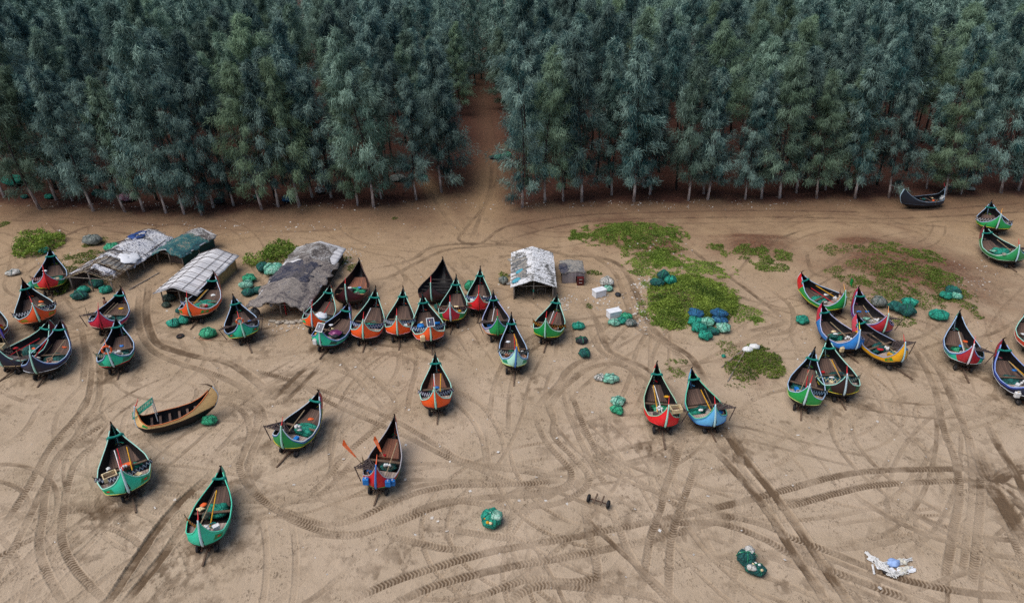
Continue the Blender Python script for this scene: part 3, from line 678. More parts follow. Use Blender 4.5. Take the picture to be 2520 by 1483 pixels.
def boat(ref, label, S, B, W, side='#D8551A', gun='#A9DDD2', trim='#C9C2B8', stem='#A9DDD6', tip='#C81E2C', top=None, bow=None, panel=None, patchc=None,
         big=1.0, decor='', deck='deck', fdeck='deckb', cloth=True, trailer=True, zt=2.75, roll=0, outer=None, zig=('#2A4FA0', '#E8E4DC'), kz=1.0, zb=2.85, yaw=None, L0=None, plain=False, zwk=0.0, curl=0.0):
    """S: view pixel of the stern post foot, B: view pixel of the bow tip, W: beam in view pixels"""
    lift = .25 if trailer else .02; zs = lift + .74 * kz
    best = None
    for z in [zb] + [zb + d * s for d in np.arange(.05, 1.3, .05) for s in (-1, 1)]:
        a = at(*S, zs); b_ = at(*B, z); L = math.hypot(a.x - b_.x, a.y - b_.y)
        pen = max(0, 4.1 * big - L) + max(0, L - 4.9 * big) + .12 * abs(z - zb)
        if best is None or pen < best[0] - 1e-6: best = (pen, z, a, b_, L)
    _, zB, a, b_, L = best
    az = math.atan2(b_.x - a.x, b_.y - a.y) if yaw is None else R(yaw)
    L = float(np.clip(L, 3.5 * big, 5.4 * big)) if L0 is None else L0
    yc = L * .47; gx, gy = a.x + math.sin(az) * yc, a.y + math.cos(az) * yc
    hw = (W if W < 6 else W / pxm(*[(S[0] + B[0]) / 2, S[1]])) / 2
    root = empty('moon_boat', (gx, gy, float(gz(gx, gy))), rot(az), label, 'boat', 'moon boats drawn up on the sand')
    roll = roll or random.Random(int(S[0])).uniform(-4, 4); root.rotation_euler = (0, R(roll), rot(az)); C.view_layer.update()
    ky = L / 4.4; kzb = (zB - lift) / 2.62
    def hz(z, t): k = float(sstep(np.array(t), .5, .95)); return lift + z * kz * (1 - k) + z * kzb * k
    def pt(t, q, s, off=0.0):
        yk, zk, ys, zs_, b0 = [lerpc(k, t) for k in PR]
        f = 1 - math.cos(q * math.pi / 2); b0 = b0 * hw
        return Vector((s * (b0 * math.sin(q * math.pi / 2) ** .72 + off), (yk + (ys - yk) * f) * ky - yc, hz(zk + (zs_ - zk) * f, t)))
    def inpt(t, q, s):
        p = pt(t, q, s); b0 = lerpc(PR[4], t) * hw; k = max(0.0, 1 - .045 / max(b0, .05)); p.x *= k; p.z += .03 * (1 - q); return p
    def qw(t):
        zk, zs_ = lerpc(PR[1], t), lerpc(PR[3], t); zw = .58 + zwk + .34 * (2 * (t - .47)) ** 2
        f = (zw - zk) / max(zs_ - zk, .01); return 0.0 if f <= 0 else 1.0 if f >= 1 else 2 / math.pi * math.acos(1 - f)
    T = np.linspace(0, 1, 42); hull, strake, pan, bowp = MB(), MB(), MB(), MB()
    for s in (-1, 1):
        fl = s > 0
        rows = [[pt(t, qw(t) * k / 5, s) for k in range(6)] for t in T if .13 < t < .9]
        hull.grid(rows, flip=fl)
        hull.grid([[inpt(t, .1 + .9 * k / 6, s) for k in range(7)] for t in T], flip=not fl)
        hull.grid([[pt(t, 1, s), inpt(t, 1, s)] for t in T], flip=fl)
        p0 = .20 if panel else -1; b1 = .80 if bow else 2
        seg = {0: [], 1: [], 2: []}
        for t in np.concatenate([T, [.2, .8]]) if True else T:
            pass
        TT_ = sorted(set(list(T) + [.2, .8]))
        def rowsof(lo, hi): return [[pt(t, qw(t) + (1 - qw(t)) * k / 5, s) for k in range(6)] for t in TT_ if lo <= t <= hi]
        strake.grid(rowsof(max(0, p0), min(1, b1)), flip=fl)
        if panel: pan.grid(rowsof(0, .2), flip=fl)
        if bow: bowp.grid(rowsof(.8, 1), flip=fl)
    hull.grid([[inpt(t, .1, -1), inpt(t, .1, 1)] for t in T])
    hull.m = 0
    h = hull.build('hull', M['tar'], root, smooth=True)
    strake.build('painted_strake', paint(side), root, smooth=True)
    if panel: pan.build('stern_panel', paint(panel), root, smooth=True)
    if bow: bowp.build('bow_panel', paint(bow), root, smooth=True)
    g = MB()
    for s in (-1, 1): g.tube([pt(t, 1, s) + Vector((0, 0, .012)) for t in np.linspace(.05, .93, 34)], .036, 5, .9)
    g.build('gunwale', paint(gun), root, smooth=True)
    if outer:
        g = MB()
        for s in (-1, 1): g.tube([pt(t, .96, s, .03) + Vector((0, 0, -.03)) for t in np.linspace(.1, .93, 30)], .022, 4)
        g.build('rubbing_band', paint(outer), root, smooth=True)
    g = MB()
    for s in (-1, 1): g.tube([pt(t, qw(t), s, .012) for t in np.linspace(.17, .83, 28)], .022, 4)
    g.build('trim_line', paint(trim), root, smooth=True)
    # stern post: a broad painted strip, red finial on top
    ext = [Vector((0, (.24 + .10) * ky - yc, hz(2.3, 0))), Vector((0, (.24 + .3) * ky - yc, hz(zt, 0)))]
    kp = [pt(t, 0, 1) for t in np.linspace(.185, .0, 12)]
    g = MB(); P = kp; wd = [.05, .068, .072, .072, .07, .068, .064, .06, .055, .05, .045, .04]
    g.tube(P, wd, 6, 1.0); g.build('stern_post', paint(stem), root, smooth=True)
    MB().tube([kp[-1] + Vector((0, 0, -.02))] + ext, [.046, .034, .012], 6).build('stern_finial', paint(tip), root, smooth=True)
    # bow post and horn
    g = MB(); bp = [pt(t, 0, 1) for t in np.linspace(.80, 1, 12)]
    g.tube(bp, [.04] * 6 + [.045] * 6, 6); g.build('bow_post', paint(top or gun), root, smooth=True)
    MB().tube([bp[-1], Vector((0, (4.58 - .3 * curl) * ky - yc, hz(2.48 + .06 * curl, 1))), Vector((0, (4.4 - curl) * ky - yc, hz(2.62 + .1 * curl, 1)))], [.055, .035, .008], 6).build('bow_horn', M['rust'], root, smooth=True)
    def deck_mesh(t0, t1, q, name, mat, n=9, drop=.0):
        g = MB(); ts = np.linspace(t0, t1, n); rows = []
        for t in ts:
            a_, b2 = inpt(t, q, -1), inpt(t, q, 1); rows.append([a_.lerp(b2, k / 4) + Vector((0, 0, -drop)) for k in range(5)])
        g.grid(rows); lo = [p + Vector((0, 0, -.35)) for p in (rows[-1] if t1 < .5 else rows[0])]
        g.grid([rows[-1] if t1 < .5 else rows[0], lo], flip=t1 < .5); return g.build(name, M[mat], root)
    if not plain:
        deck_mesh(.11, .40, .80, 'stern_deck', deck); deck_mesh(.60, .78, .52, 'fore_deck', fdeck)
        deck_mesh(.40, .60, .30, 'well_floor', 'inner', 5)
        g = MB(); a_, b2 = inpt(.5, .86, -1), inpt(.5, .86, 1); g.bar(a_, b2, .16, .05); g.build('thwart', M['wood'], root)
    else:
        for t in (.3, .38, .46, .54, .62, .7):
            g = MB(); a_, b2 = inpt(t, .8, -1), inpt(t, .8, 1); g.bar(a_, b2, .14, .05); g.build('thwart', M['inner'] if deck == 'dark' else M['deckb'], root)
    if cloth:
        g = MB(); a_, b2 = pt(.865, 1.0, -1), pt(.865, 1.0, 1); n = 9
        pts = [a_.lerp(b2, k / (n - 1)) + Vector((0, -.03, -.06 * math.sin(math.pi * k / (n - 1)) + .04)) for k in range(n)]
        pts = [a_ + Vector((-.07, 0, .02))] + pts + [b2 + Vector((.07, 0, .02))]
        g.tube(pts, [.05, .1, .085, .075, .07, .068, .07, .075, .085, .1, .05][:len(pts)], 6)
        for s, p in ((-1, a_), (1, b2)): g.tube([p + Vector((s * .05, 0, .03)), p + Vector((s * .1, -.05, -.25))], [.07, .04], 5)
        g.build('bow_cloth', M['teal_cloth'], root, smooth=True)
    if patchc:
        for s in (-1, 1):
            if patchc[0] == 'one' and s < 0: continue
            g = MB(); t0, t1 = (.19, .25)
            g.grid([[pt(t, qw(t) + (1 - qw(t)) * k, s, .008) for k in (.28, .5, .78)] for t in np.linspace(t0, t1, 4)], flip=s > 0)
            e_ = g.build('flag_emblem', paint(patchc[1]), root)
            if len(patchc) > 2:
                g = MB(); g.grid([[pt(t, qw(t) + (1 - qw(t)) * k, s, .012) for k in (.45, .53, .62)] for t in np.linspace(.21, .23, 3)], flip=s > 0)
                d_ = g.build('emblem_disc', paint(patchc[2]), root); d_.parent = e_
    # stern rack: side poles with bunting or a dark lattice between them and the stern post
    d = decor.split(); sterntop = Vector((0, .33 * ky - yc, hz(1.85, 0)))
    sides = [s for s, k in ((-1, 'L'), (1, 'R')) if k in d or ('zig' in d and 'L' not in d and 'R' not in d) or ('lat' in d and 'L' not in d and 'R' not in d)]
    for s in sides:
        p0 = sterntop; p1 = pt(.42, 1, s); p1 = p1 + Vector((s * .12, 0, .3)); pm = pt(.42, .9, s)
        MB().bar(pm, p1 + Vector((s * .04, 0, .12)), .04).build('rack_post', M['bamboo'], root)
        n = 16
        if 'zig' in d:
            g = MB(); g2 = MB(); hgt = .40
            top_ = [p0.lerp(p1, k / n) + Vector((0, 0, -.16 * math.sin(math.pi * k / n))) for k in range(n + 1)]
            g.grid([[p, p + Vector((s * .03, .06, -hgt))] for p in top_]); 
            b_n = g.build('bunting', M.setdefault('z' + zig[0], simple('bunting_' + zig[0][1:], lin(zig[0]), None, 5, .8, .2)), root)
            off = Vector((-s * .004, -.012, 0)); prev = None
            for k in range(n):                               # raised white zigzag sewn on both faces
                for o2 in (off, -off * 1.0):
                    a2 = top_[k] + Vector((0, .01, -.05)) if k % 2 else top_[k] + Vector((s * .02, .05, -hgt + .05))
                    c2 = top_[k + 1] + Vector((0, .01, -.05)) if (k + 1) % 2 else top_[k + 1] + Vector((s * .02, .05, -hgt + .05))
                    dv = (c2 - a2).normalized(); wv = Vector((0, 0, .055))
                    g2.add([a2 - wv + o2, c2 - wv + o2, c2 + wv + o2, a2 + wv + o2], [(0, 1, 2, 3)])
            z_ = g2.build('zigzag_tape', paint(zig[1]), root); z_.parent = b_n
        if 'lat' in d:
            g = MB(); A_ = p0 + Vector((0, 0, -.1)); B_ = pt(.24, 1, s); B_ = Vector((s * (hw + .32), B_.y, B_.z + .5))
            C_ = pt(.47, 1, s) + Vector((-s * .1, 0, .12)); D_ = Vector((s * .12 * hw, pt(.36, 1, s).y, pt(.36, 1, s).z + .02))
            qd = lambda u, v: A_.lerp(B_, u).lerp(D_.lerp(C_, u), v)
            for k in range(9): g.bar(qd(k / 8, 0), qd(k / 8, 1), .035)
            for k in range(7): g.bar(qd(0, k / 6), qd(1, k / 6), .035)
            rl = random.Random(int(gx * 97))
            for k in range(16): g.bar(qd(rl.random(), rl.random() * .6) + Vector((0, 0, .03)), qd(rl.random(), .3 + .7 * rl.random()) + Vector((0, 0, .03)), .05, .04)
            g.bar(Vector((s * hw * .98, B_.y, B_.z - 1.0)), B_ + Vector((0, 0, .08)), .045)
            g.build('lattice_rack', M['lattice'], root)
    if 'pole' in d:
        g = MB(); g.bar(pt(.3, .9, -1) + Vector((0, 0, -.2)), pt(.3, .9, -1) + Vector((-.05, .1, 1.25)), .035); g.build('side_pole', M['bamboo'], root)
    if 'solar' in d:
        g = MB(); c = sterntop + Vector((.05, -.12, .35)); e_ = g.box(-.30, .30, -.36, .36, -.02, .02).build('solar_panel', M['white'], root); e_.location = c; e_.rotation_euler = (R(38), 0, 0)
        cells = MB()
        for k in range(3): cells.box(-.25 + k * .17, -.09 + k * .17, -.31, .31, .02, .024)
        cells.build('solar_cells', M.setdefault('cells', simple('solar_cells', (.05, .06, .1), (.03, .03, .06), 5, .25, .05)), e_)
    root['ref'] = ref
    cen = lambda x, t, q=.8, dz=0: root.matrix_basis @ (Vector((x, 0, dz)) + (inpt(t, q, -1) + inpt(t, q, 1)) * .5)
    BOATREF[ref] = (root, cen, hw, az, kz, lift, ky, yc, pt)
    if trailer: make_trailer(root, ref, a, az, hw, ky, yc)
    return root
def wheel(parent, x, r, y=0, z=None):
    z = r if z is None else z
    t = MB(); w2 = .075; prof = [(r * .62, -w2 * .8), (r * .82, -w2), (r * .97, -w2 * .75), (r, -w2 * .3), (r, w2 * .3), (r * .97, w2 * .75), (r * .82, w2), (r * .62, w2 * .8), (r * .62, -w2 * .8)]
    t.lathe(prof, 18, 'x', (x, y, z)); wh = t.build('wheel', M['rubber'], parent, smooth=True)
    h = MB(); h.lathe([(.0, -w2 * .7), (r * .2, -w2 * .7), (r * .2, -w2 * .35), (r * .63, -w2 * .4), (r * .63, w2 * .4), (r * .2, w2 * .35), (r * .2, w2 * .7), (0, w2 * .7)], 14, 'x', (x, y, z))
    h.build('rim', M['rim'], wh); return wh
def trailer_parts(root, bar_len=2.1, r=.30, hx=.56, colour='rust', beams=True):
    wheel(root, -hx, r); wheel(root, hx, r)
    g = MB(); g.tube([(-hx, 0, r), (hx, 0, r)], .035, 6); g.build('axle', M['rust'], root)
    g = MB()
    for x in (-.2, .2): g.bar((x, -.28, r + .05), (x, .45, r + .07), .08, .09)
    g.build('cradle', M[colour], root)
    if bar_len: g = MB(); g.bar((0, .3, r - .03), (.03, -bar_len, .05), .09, .08); g.build('drawbar', M['wood'], root)
TN = [0]
def make_trailer(boat_o, ref, a, az, hw, ky, yc):
    p = Vector((a.x + math.sin(az) * .55, a.y + math.cos(az) * .55, 0)); p.z = float(gz(p.x, p.y)) - .02
    random.seed(hash(ref) % 9999 if False else len(ref) * 7 + TN[0]); TN[0] += 1
    root = empty('boat_trailer', p, rot(az) + random.uniform(-.1, .1), 'two-wheeled trailer carrying the ' + ref, 'trailer', 'two-wheeled trailers under the boats')
    trailer_parts(root, random.choice((1.0, 1.3, 1.6, 1.1)), random.uniform(.22, .26), random.uniform(.42, .54), random.choice(('rust', 'wood', 'rust')))
# ---------------------------------------------------------------- the fleet (pixels of the 2520-wide view)
AQ, LB, NV, BK, GR, TQ, RD, OR_, PW = '#A6DCCB', '#A8C2DE', '#0A0E2A', '#0B0A10', '#0B8040', '#12B08A', '#CC0E18', '#E8520C', '#BFD8E0'
YL = '#D9C32A'
boat('green red-sterned boat beside the frame hut', 'green boat with a red stern panel, farthest back beside the open frame hut', (118,708), (115.5,604), 72, GR, LB, YL, RD, RD, panel=RD, decor='zig L', zig=('#5A2428', '#D8B8B0'), top='#20407A')
boat('orange boat nearest the white hut frame', 'orange boat with a long pale stern strip, standing above the two navy boats', (98,788), (54,681), 86, OR_, '#B9D6DC', '#E8956A', AQ, RD, decor='zig', zig=('#30343C', '#E4E4EC'), patchc=('two', '#8A7A1C'), top='#25304A')
boat('navy boat with blue paddles', 'navy boat with aqua gunwale and two upright blue paddles', (4,899), (110,781), 105, NV, AQ, '#C8A878', AQ, '#2230A0', bow='#6A1424', decor='lat L', deck='deck', zb=2.7)
boat('navy boat with a teal stern strip', 'navy boat with white-blue gunwale and aqua stern strip beside the navy boat with blue paddles', (88,916), (141,780), 96, NV, LB, '#D0D4DA', AQ, '#A9DDD6', bow='#6A1424', decor='lat L pole', outer='#2B4FA8')
boat('maroon boat cut by the frame edge', 'maroon boat with a white gunwale, mostly outside the picture beside the orange boat', (-38,838), (-32,728), 80, '#5A1230', PW, PW, AQ, RD)
boat('crimson boat with a red stern strip', 'crimson boat with crimson stern post behind the turquoise boat with the orange ring', (248,806), (288,702), 84, '#C01236', LB, '#E0C0B0', '#C01236', '#C01236', decor='lat L pole', outer='#2A3C9A', top='#B02030')
boat('turquoise boat with an orange life ring', 'turquoise boat with an orange life ring hung at its stern, below the crimson boat', (281,899), (285.5,773), 83, TQ, LB, RD, PW, '#D07858', decor='zig L', zig=('#2E6A5E', '#C8A890'), outer='#203A8A', patchc=('two', '#0F6A50'))
boat('orange boat by the bamboo hut', 'orange boat with lettered blue banner moored against the long bamboo hut', (470,777), (524,664), 92, OR_, '#C6CFE0', '#F0B090', AQ, RD, bow='#D25A50', decor='zig L', zig=('#2358A8', '#EDEDF2'), patchc=('two', '#1F8030', RD), top='#D8A8A0')
boat('turquoise boat before the net-covered hut', 'turquoise boat with a yellow trim line and red-tipped stern in front of the net-covered hut', (604,827), (577,720), 81, TQ, LB, YL, AQ, RD, decor='lat', outer='#203A8A', patchc=('two', '#0E6E3C', RD))
boat('orange boat with a white tarpaulin', 'small orange boat with white tarpaulin, half hidden behind the turquoise solar boat', (767,803), (805,693), 74, OR_, AQ, '#E8956A', PW, RD, decor='zig L', zig=('#3A2A3C', '#D8D8E0'), patchc=('two', '#2E9A5A'))
boat('turquoise boat with a solar panel', 'turquoise boat with a white-framed solar panel on its stern post', (788,848), (851,738), 84, TQ, '#8FA6D8', '#2E3A7A', PW, PW, decor='solar', bow='#24407A', outer='#24407A', patchc=('one', '#0B3A34'), zt=2.2, top='#C03040')
boat('large maroon boat with new planks', 'large unpainted maroon boat with bare orange decks, behind the row of orange boats', (855,742), (883,634), 84, '#3A151C', '#5E4034', '#2A1014', AQ, RD, decor='', fdeck='deckr', deck='decko', cloth=False, big=1.1, top='#3A2A28')
boat('orange boat in front of the maroon boat', 'orange boat with aqua gunwale directly in front of the large maroon boat', (891,831), (916,700), 79, OR_, AQ, '#E8B0B8', AQ, RD, decor='zig', zig=('#4A5A86', '#D8DCE8'))
boat('orange boat second in the row', 'orange boat with a dark bow, in the row between two other orange boats', (977.5,822), (988.7,701), 71, OR_, AQ, '#E8B0B8', AQ, RD, decor='zig', zig=('#5C6478', '#E2E4EA'))
boat('orange boat with a white jerrycan', 'orange boat with a solar panel at its stern and white jerrycan on its flank', (1061,836), (1039,716), 80, OR_, AQ, '#E8B0B8', AQ, RD, decor='zig solar', zig=('#1E4A78', '#E4E8EE'), zt=2.3)
boat('empty black-hulled boat', 'large empty dark boat with bare ribs inside and a tall plain bow', (1063,738), (1090,630), 88, '#3A1A1C', '#151519', '#2A1014', AQ, '#E06A6A', cloth=False, big=1.1, plain=True, deck='dark', top='#151519', trailer=False)
boat('green boat with a red diamond stern', 'green boat with a dark red diamond at its stern beside the empty dark boat', (1109.5,788), (1122.5,673), 70, GR, AQ, YL, PW, RD, panel='#A8162A', decor='zig', zig=('#4A2A28', '#A88C84'))
boat('red boat with blue bunting', 'small red boat with blue and white bunting, rearmost beside a tall green net bundle', (1176,761), (1178.7,652), 61, '#D0141C', AQ, '#D06070', '#D0141C', RD, decor='zig', zig=('#2A3A6A', '#C8D4E8'), patchc=('two', '#6A3A20'))
boat('white boat with a green diamond stern', 'white-sided boat with a green diamond at its stern', (1226,822), (1214.4,711), 70, '#C9C0BE', '#AFB8E0', '#E08A40', '#1E8C4C', RD, panel='#0E8A44', decor='lat', outer='#3A5AB0', patchc=None)
boat('pale aqua boat with a blue stern strip', 'pale aqua boat with blue stern strip and red stern peak, below the green-diamond boat', (1266,901), (1253.7,766), 71, '#A8DCC8', LB, '#D8D870', '#3A78C0', '#D8A020', panel='#A8DCC8', decor='zig', zig=('#2A2A3A', '#C0C8B8'), outer='#2A7AC0', patchc=('two', '#1E8A60'))
boat('green boat by the striped hut', 'green boat with a pale stern strip in front of the striped-roof hut', (1341,828), (1370.6,717), 76, '#108A3C', AQ, YL, AQ, RD, decor='zig', zig=('#2A1E14', '#D08A1E'))
boat('lone orange boat on the open sand', 'orange boat alone on open sand below the row of boats', (1073.6,1003), (1072,863), 79, OR_, AQ, '#7A2A20', AQ, RD, decor='zig', zig=('#3A2A48', '#D8DCE8'), fdeck='deckr')
boat('green boat with a yellow flag', 'green boat carrying a small yellow and red flag, alone on the open sand', (694,1101), (775,958), 98, GR, '#C4D2DC', YL, AQ, RD, bow='#A8142C', decor='lat L', outer='#2A5AC0', top='#A6DCCB')
boat('red boat with blue jerrycans', 'red boat with a blue stern strip and blue jerrycans hung on it', (921.6,1200), (960.6,1018), 88, '#C0141C', '#A8A4A8', '#2AA050', '#3A7AC8', '#F06030', decor='lat L pole', fdeck='deckr', cloth=False, big=1.08, top='#E06030')
boat('wide turquoise boat', 'wide turquoise boat with a foam box and green emblems, nearest on the hut side', (317,1209), (271,1036), 118, '#25C09C', AQ, '#D8CC5A', PW, RD, decor='zig', zig=('#2A3444', '#C8CCDC'), patchc=('two', '#14884A', RD), big=1.12, fdeck='deckb')
boat('turquoise boat nearest the camera', 'turquoise boat with teal net heap inside, lowest of all boats on the sand', (496,1342), (535,1148), 100, '#25C09C', '#4FD0AE', '#1A8A6A', PW, RD, decor='zig L', zig=('#3A2A2A', '#D8902A'), patchc=('one', '#1A7A3C', RD), big=1.12, top='#4FD0AE')
boat('bare yellow wood boat', 'bare yellow wood boat lying side-on with green emblems', (337,1050), (483,932), 1.6, '#FFCF8C', '#C86A2A', '#3A2418', '#C9D8E6', RD, decor='', patchc=('two', '#1E9A48'), cloth=False, trailer=False, deck='deckb', fdeck='inner', top='#C9D8E6', plain=True, zb=2.75, zwk=.12, yaw=63, L0=4.5, curl=.4)
boat('bright red boat on the dune side', 'bright red boat with pale stern strip beside the light blue boat', (1636,1048), (1615,886), 86, '#E0101A', '#9EC8A8', '#E0101A', AQ, RD, decor='lat R', deck='deck')
boat('light blue boat', 'light blue boat with a pale stern strip and dark rack, beside the bright red boat', (1761,1046.5), (1712.4,901), 92, '#62B2E4', '#63C8A0', '#2A6AB0', '#B9E0E4', RD, decor='lat R', top='#5AA0D8', outer='#3A8AC0')
boat('green boat below the dune', 'green boat with white-blue gunwale standing beside the dark boat with a zigzag rack', (1976.4,994), (2002.5,851), 88, '#14913F', LB, '#C8D07A', PW, RD, decor='zig R', zig=('#1E3A4A', '#A8C8E0'))
boat('dark green boat with a brown stern', 'dark green boat with brown stern panel and colourful zigzag bunting', (2080.5,971), (2049,826), 96, '#0E4A2A', AQ, YL, PW, RD, panel='#2A1410', decor='zig', zig=('#2A5A70', '#D8D0A0'))
boat('green boat with a red bow', 'green boat with a red bow and pale stern edge, uppermost of the dune-side cluster', (2077,756), (1981.6,665), 88, '#14963F', LB, YL, AQ, '#E0A040', bow=RD, decor='zig R', zig=('#4A3A50', '#C87A50'), top='#D8DCE0')
boat('crimson boat in the cluster', 'crimson boat with white-grey sacks aboard behind the blue boat', (2172.8,817), (2115,702), 84, '#A8141E', '#B0A8CC', '#2A3A9A', AQ, '#F0A060', bow='#B02040', decor='lat R', outer='#2A3A9A', deck='deck')
boat('blue boat in the cluster', 'blue boat with a crimson bow in the middle of the dune-side cluster', (2107,858), (2029,741), 90, '#2A82D2', '#B4B8D8', '#1A4A8A', '#B9D8F0', '#E8D040', bow='#C01C3C', decor='lat R', top='#B46A9A')
boat('yellow boat in the cluster', 'bright yellow boat with a pink bow beside the blue boat', (2222.6,888), (2121,766), 92, '#F0AE10', '#8898B8', '#2A2018', '#A9D4E4', RD, bow='#D84A5A', decor='lat R', patchc=('two', '#3A8A2A', '#D06A20'))
boat('turquoise boat with a red stern panel', 'turquoise boat with a dark red stern panel near the far shrub-edged dune', (2382.4,895), (2368,761), 84, '#1FA88A', LB, '#C0C8C8', '#E0DCE4', '#E05A60', panel='#A01420', decor='lat R', cloth=False, outer='#3A4AA0')
boat('navy boat with a red bow', 'navy boat with a dark red bow at the picture edge below the orange-red boat', (2544,978), (2478,830), 100, NV, '#8EA6E0', '#D0D4DA', AQ, RD, bow='#A01828', decor='lat R', outer='#2A4AB8')
boat('orange-red boat at the picture edge', 'orange-red boat with aqua gunwale cut by the picture edge', (2568,868), (2542,742), 92, '#C8381C', AQ, '#E8D0C0', AQ, RD)
boat('black boat at the edge of the wood', 'black boat lying side-on against the trunks at the edge of the wood', (2321,489), (2240,441), 2.1, '#141F2E', '#7A8EA2', '#3A4656', '#A9C8D8', '#B02030', cloth=False, trailer=False, deck='inner', fdeck='inner', top='#A9C8D8', plain=True, decor='zig L', zig=('#143A34', '#1E5A4E'), yaw=-104, L0=5.5)
boat('upper of the two far green boats', 'green boat with a yellow-tipped stern, the upper of the two far green boats', (2453,561.5), (2449,491), 74, '#129246', LB, YL, PW, '#F0A030', decor='zig', zig=('#4A4448', '#C0BCB8'), yaw=20)
boat('lower of the two far green boats', 'green boat with a white stern edge, the lower of the two far green boats', (2502,643), (2434,552), 84, '#128A48', AQ, '#A0B8A0', '#B9E0EC', RD, bow='#7A3038', decor='lat R', zb=2.7, top='#A6DCCB')
# ---------------------------------------------------------------- huts
def cover(name, c, rough=.9, fine=.5):
    """mottled material of several colours, c = list of (position, colour)"""
    t = NT(name); v = t.tex('Object'); n1 = t.noise(v, .8, 6, .7, .6); n2 = t.noise(v, 5, 5, .65, .6, (1, 2.2, 1)); n3 = t.noise(v, 14, 3, .6)
    f = t.math('ADD', t.math('MULTIPLY', n1, .54), t.math('MULTIPLY', n2, .47)); a = t.ramp(f, c)
    a = t.mix(t.math('MULTIPLY', t.ramp(n3, [(.45, 0), (.7, 1)]), fine), a, (.03, .028, .028)); t.color(a); t.rough(rough)
    t.bump(t.math('ADD', n2, t.math('MULTIPLY', n3, .5)), .9, .10); return t.mat
M['netroof'] = cover('old_nets', [(0.398, (.035, .034, .045)), (0.454, (.12, .10, .10)), (0.504, (.26, .225, .2)), (0.553, (.34, .29, .25)), (0.603, (.1, .1, .12))])
M['netback'] = cover('dark_old_nets', [(0.417, (.05, .045, .045)), (0.485, (.13, .11, .1)), (0.529, (.24, .21, .19)), (0.566, (.6, .6, .6)), (0.603, (.13, .12, .12))])
M['netnavy'] = cover('navy_old_nets', [(0.417, (.012, .014, .03)), (0.491, (.035, .04, .075)), (0.541, (.16, .14, .14)), (0.603, (.03, .03, .04))])
M['tarproof'] = cover('white_tarpaulin', [(.40, (.04, .045, .07)), (.455, (.10, .11, .17)), (.47, (.55, .56, .62)), (.53, (.80, .79, .80)), (.548, (.80, .79, .80)), (.56, (.16, .16, .2)), (.6, (.05, .05, .07))], .55, .15)
M['bluenet'] = cover('blue_green_nets', [(0.417, (.01, .05, .06)), (0.473, (.012, .10, .13)), (0.516, (.02, .15, .15)), (0.553, (.09, .17, .15)), (0.578, (.42, .33, .24)), (0.615, (.02, .09, .13))])
M['stained'] = cover('stained_white_sheet', [(0.442, (.10, .095, .09)), (0.473, (.33, .32, .30)), (0.504, (.8, .8, .82)), (0.566, (.85, .85, .87)), (0.603, (.22, .21, .19))], .5, .12)
M['greynet'] = cover('grey_heaped_nets', [(0.411, (.06, .065, .075)), (0.473, (.15, .16, .17)), (0.516, (.3, .27, .23)), (0.566, (.42, .38, .33)), (0.603, (.09, .1, .11))])
M['mat'] = planks('bamboo_mat', (.42, .29, .13), (.3, .2, .09), 1, .09)
M['bmat'] = planks('brown_mat', (.13, .09, .075), (.08, .055, .045), 0, .08)
M['gplank'] = planks('grey_planks', (.34, .3, .3), (.2, .17, .18), 0, .13)
def slat_mat():
    t = NT('bleached_bamboo_sheet'); v = t.tex('Object'); sx = t.n('SeparateXYZ'); t.l(v, sx.inputs[0])
    k = t.math('DIVIDE', sx.outputs[1], .17); fr = t.math('FRACT', k); wn_ = t.n('TexWhiteNoise', noise_dimensions='1D'); t.l(t.math('FLOOR', k), wn_.inputs['W'])
    g = t.noise(v, 3, 5, .65, .3, (.6, 3, 1)); g2 = t.noise(v, .6, 4)
    f = t.math('ADD', t.math('MULTIPLY', wn_.outputs[0], .45), t.math('MULTIPLY', t.math('ADD', g, g2), .45))
    a = t.mix(t.ramp(f, [(.3, 0), (.75, 1)]), (.30, .29, .31), (.72, .71, .72)); gap = t.ramp(fr, [(0, 1), (.22, 0)])
    a = t.mix(t.math('MULTIPLY', gap, .75), a, (.10, .095, .11)); t.color(a); t.rough(.7); t.bump(t.math('SUBTRACT', g, gap), .5, .02); return t.mat
M['slat'] = slat_mat(); NM_D = simple('dark_green_net_wall', (.012, .07, .06), (.02, .035, .035), 5, .9, .4)
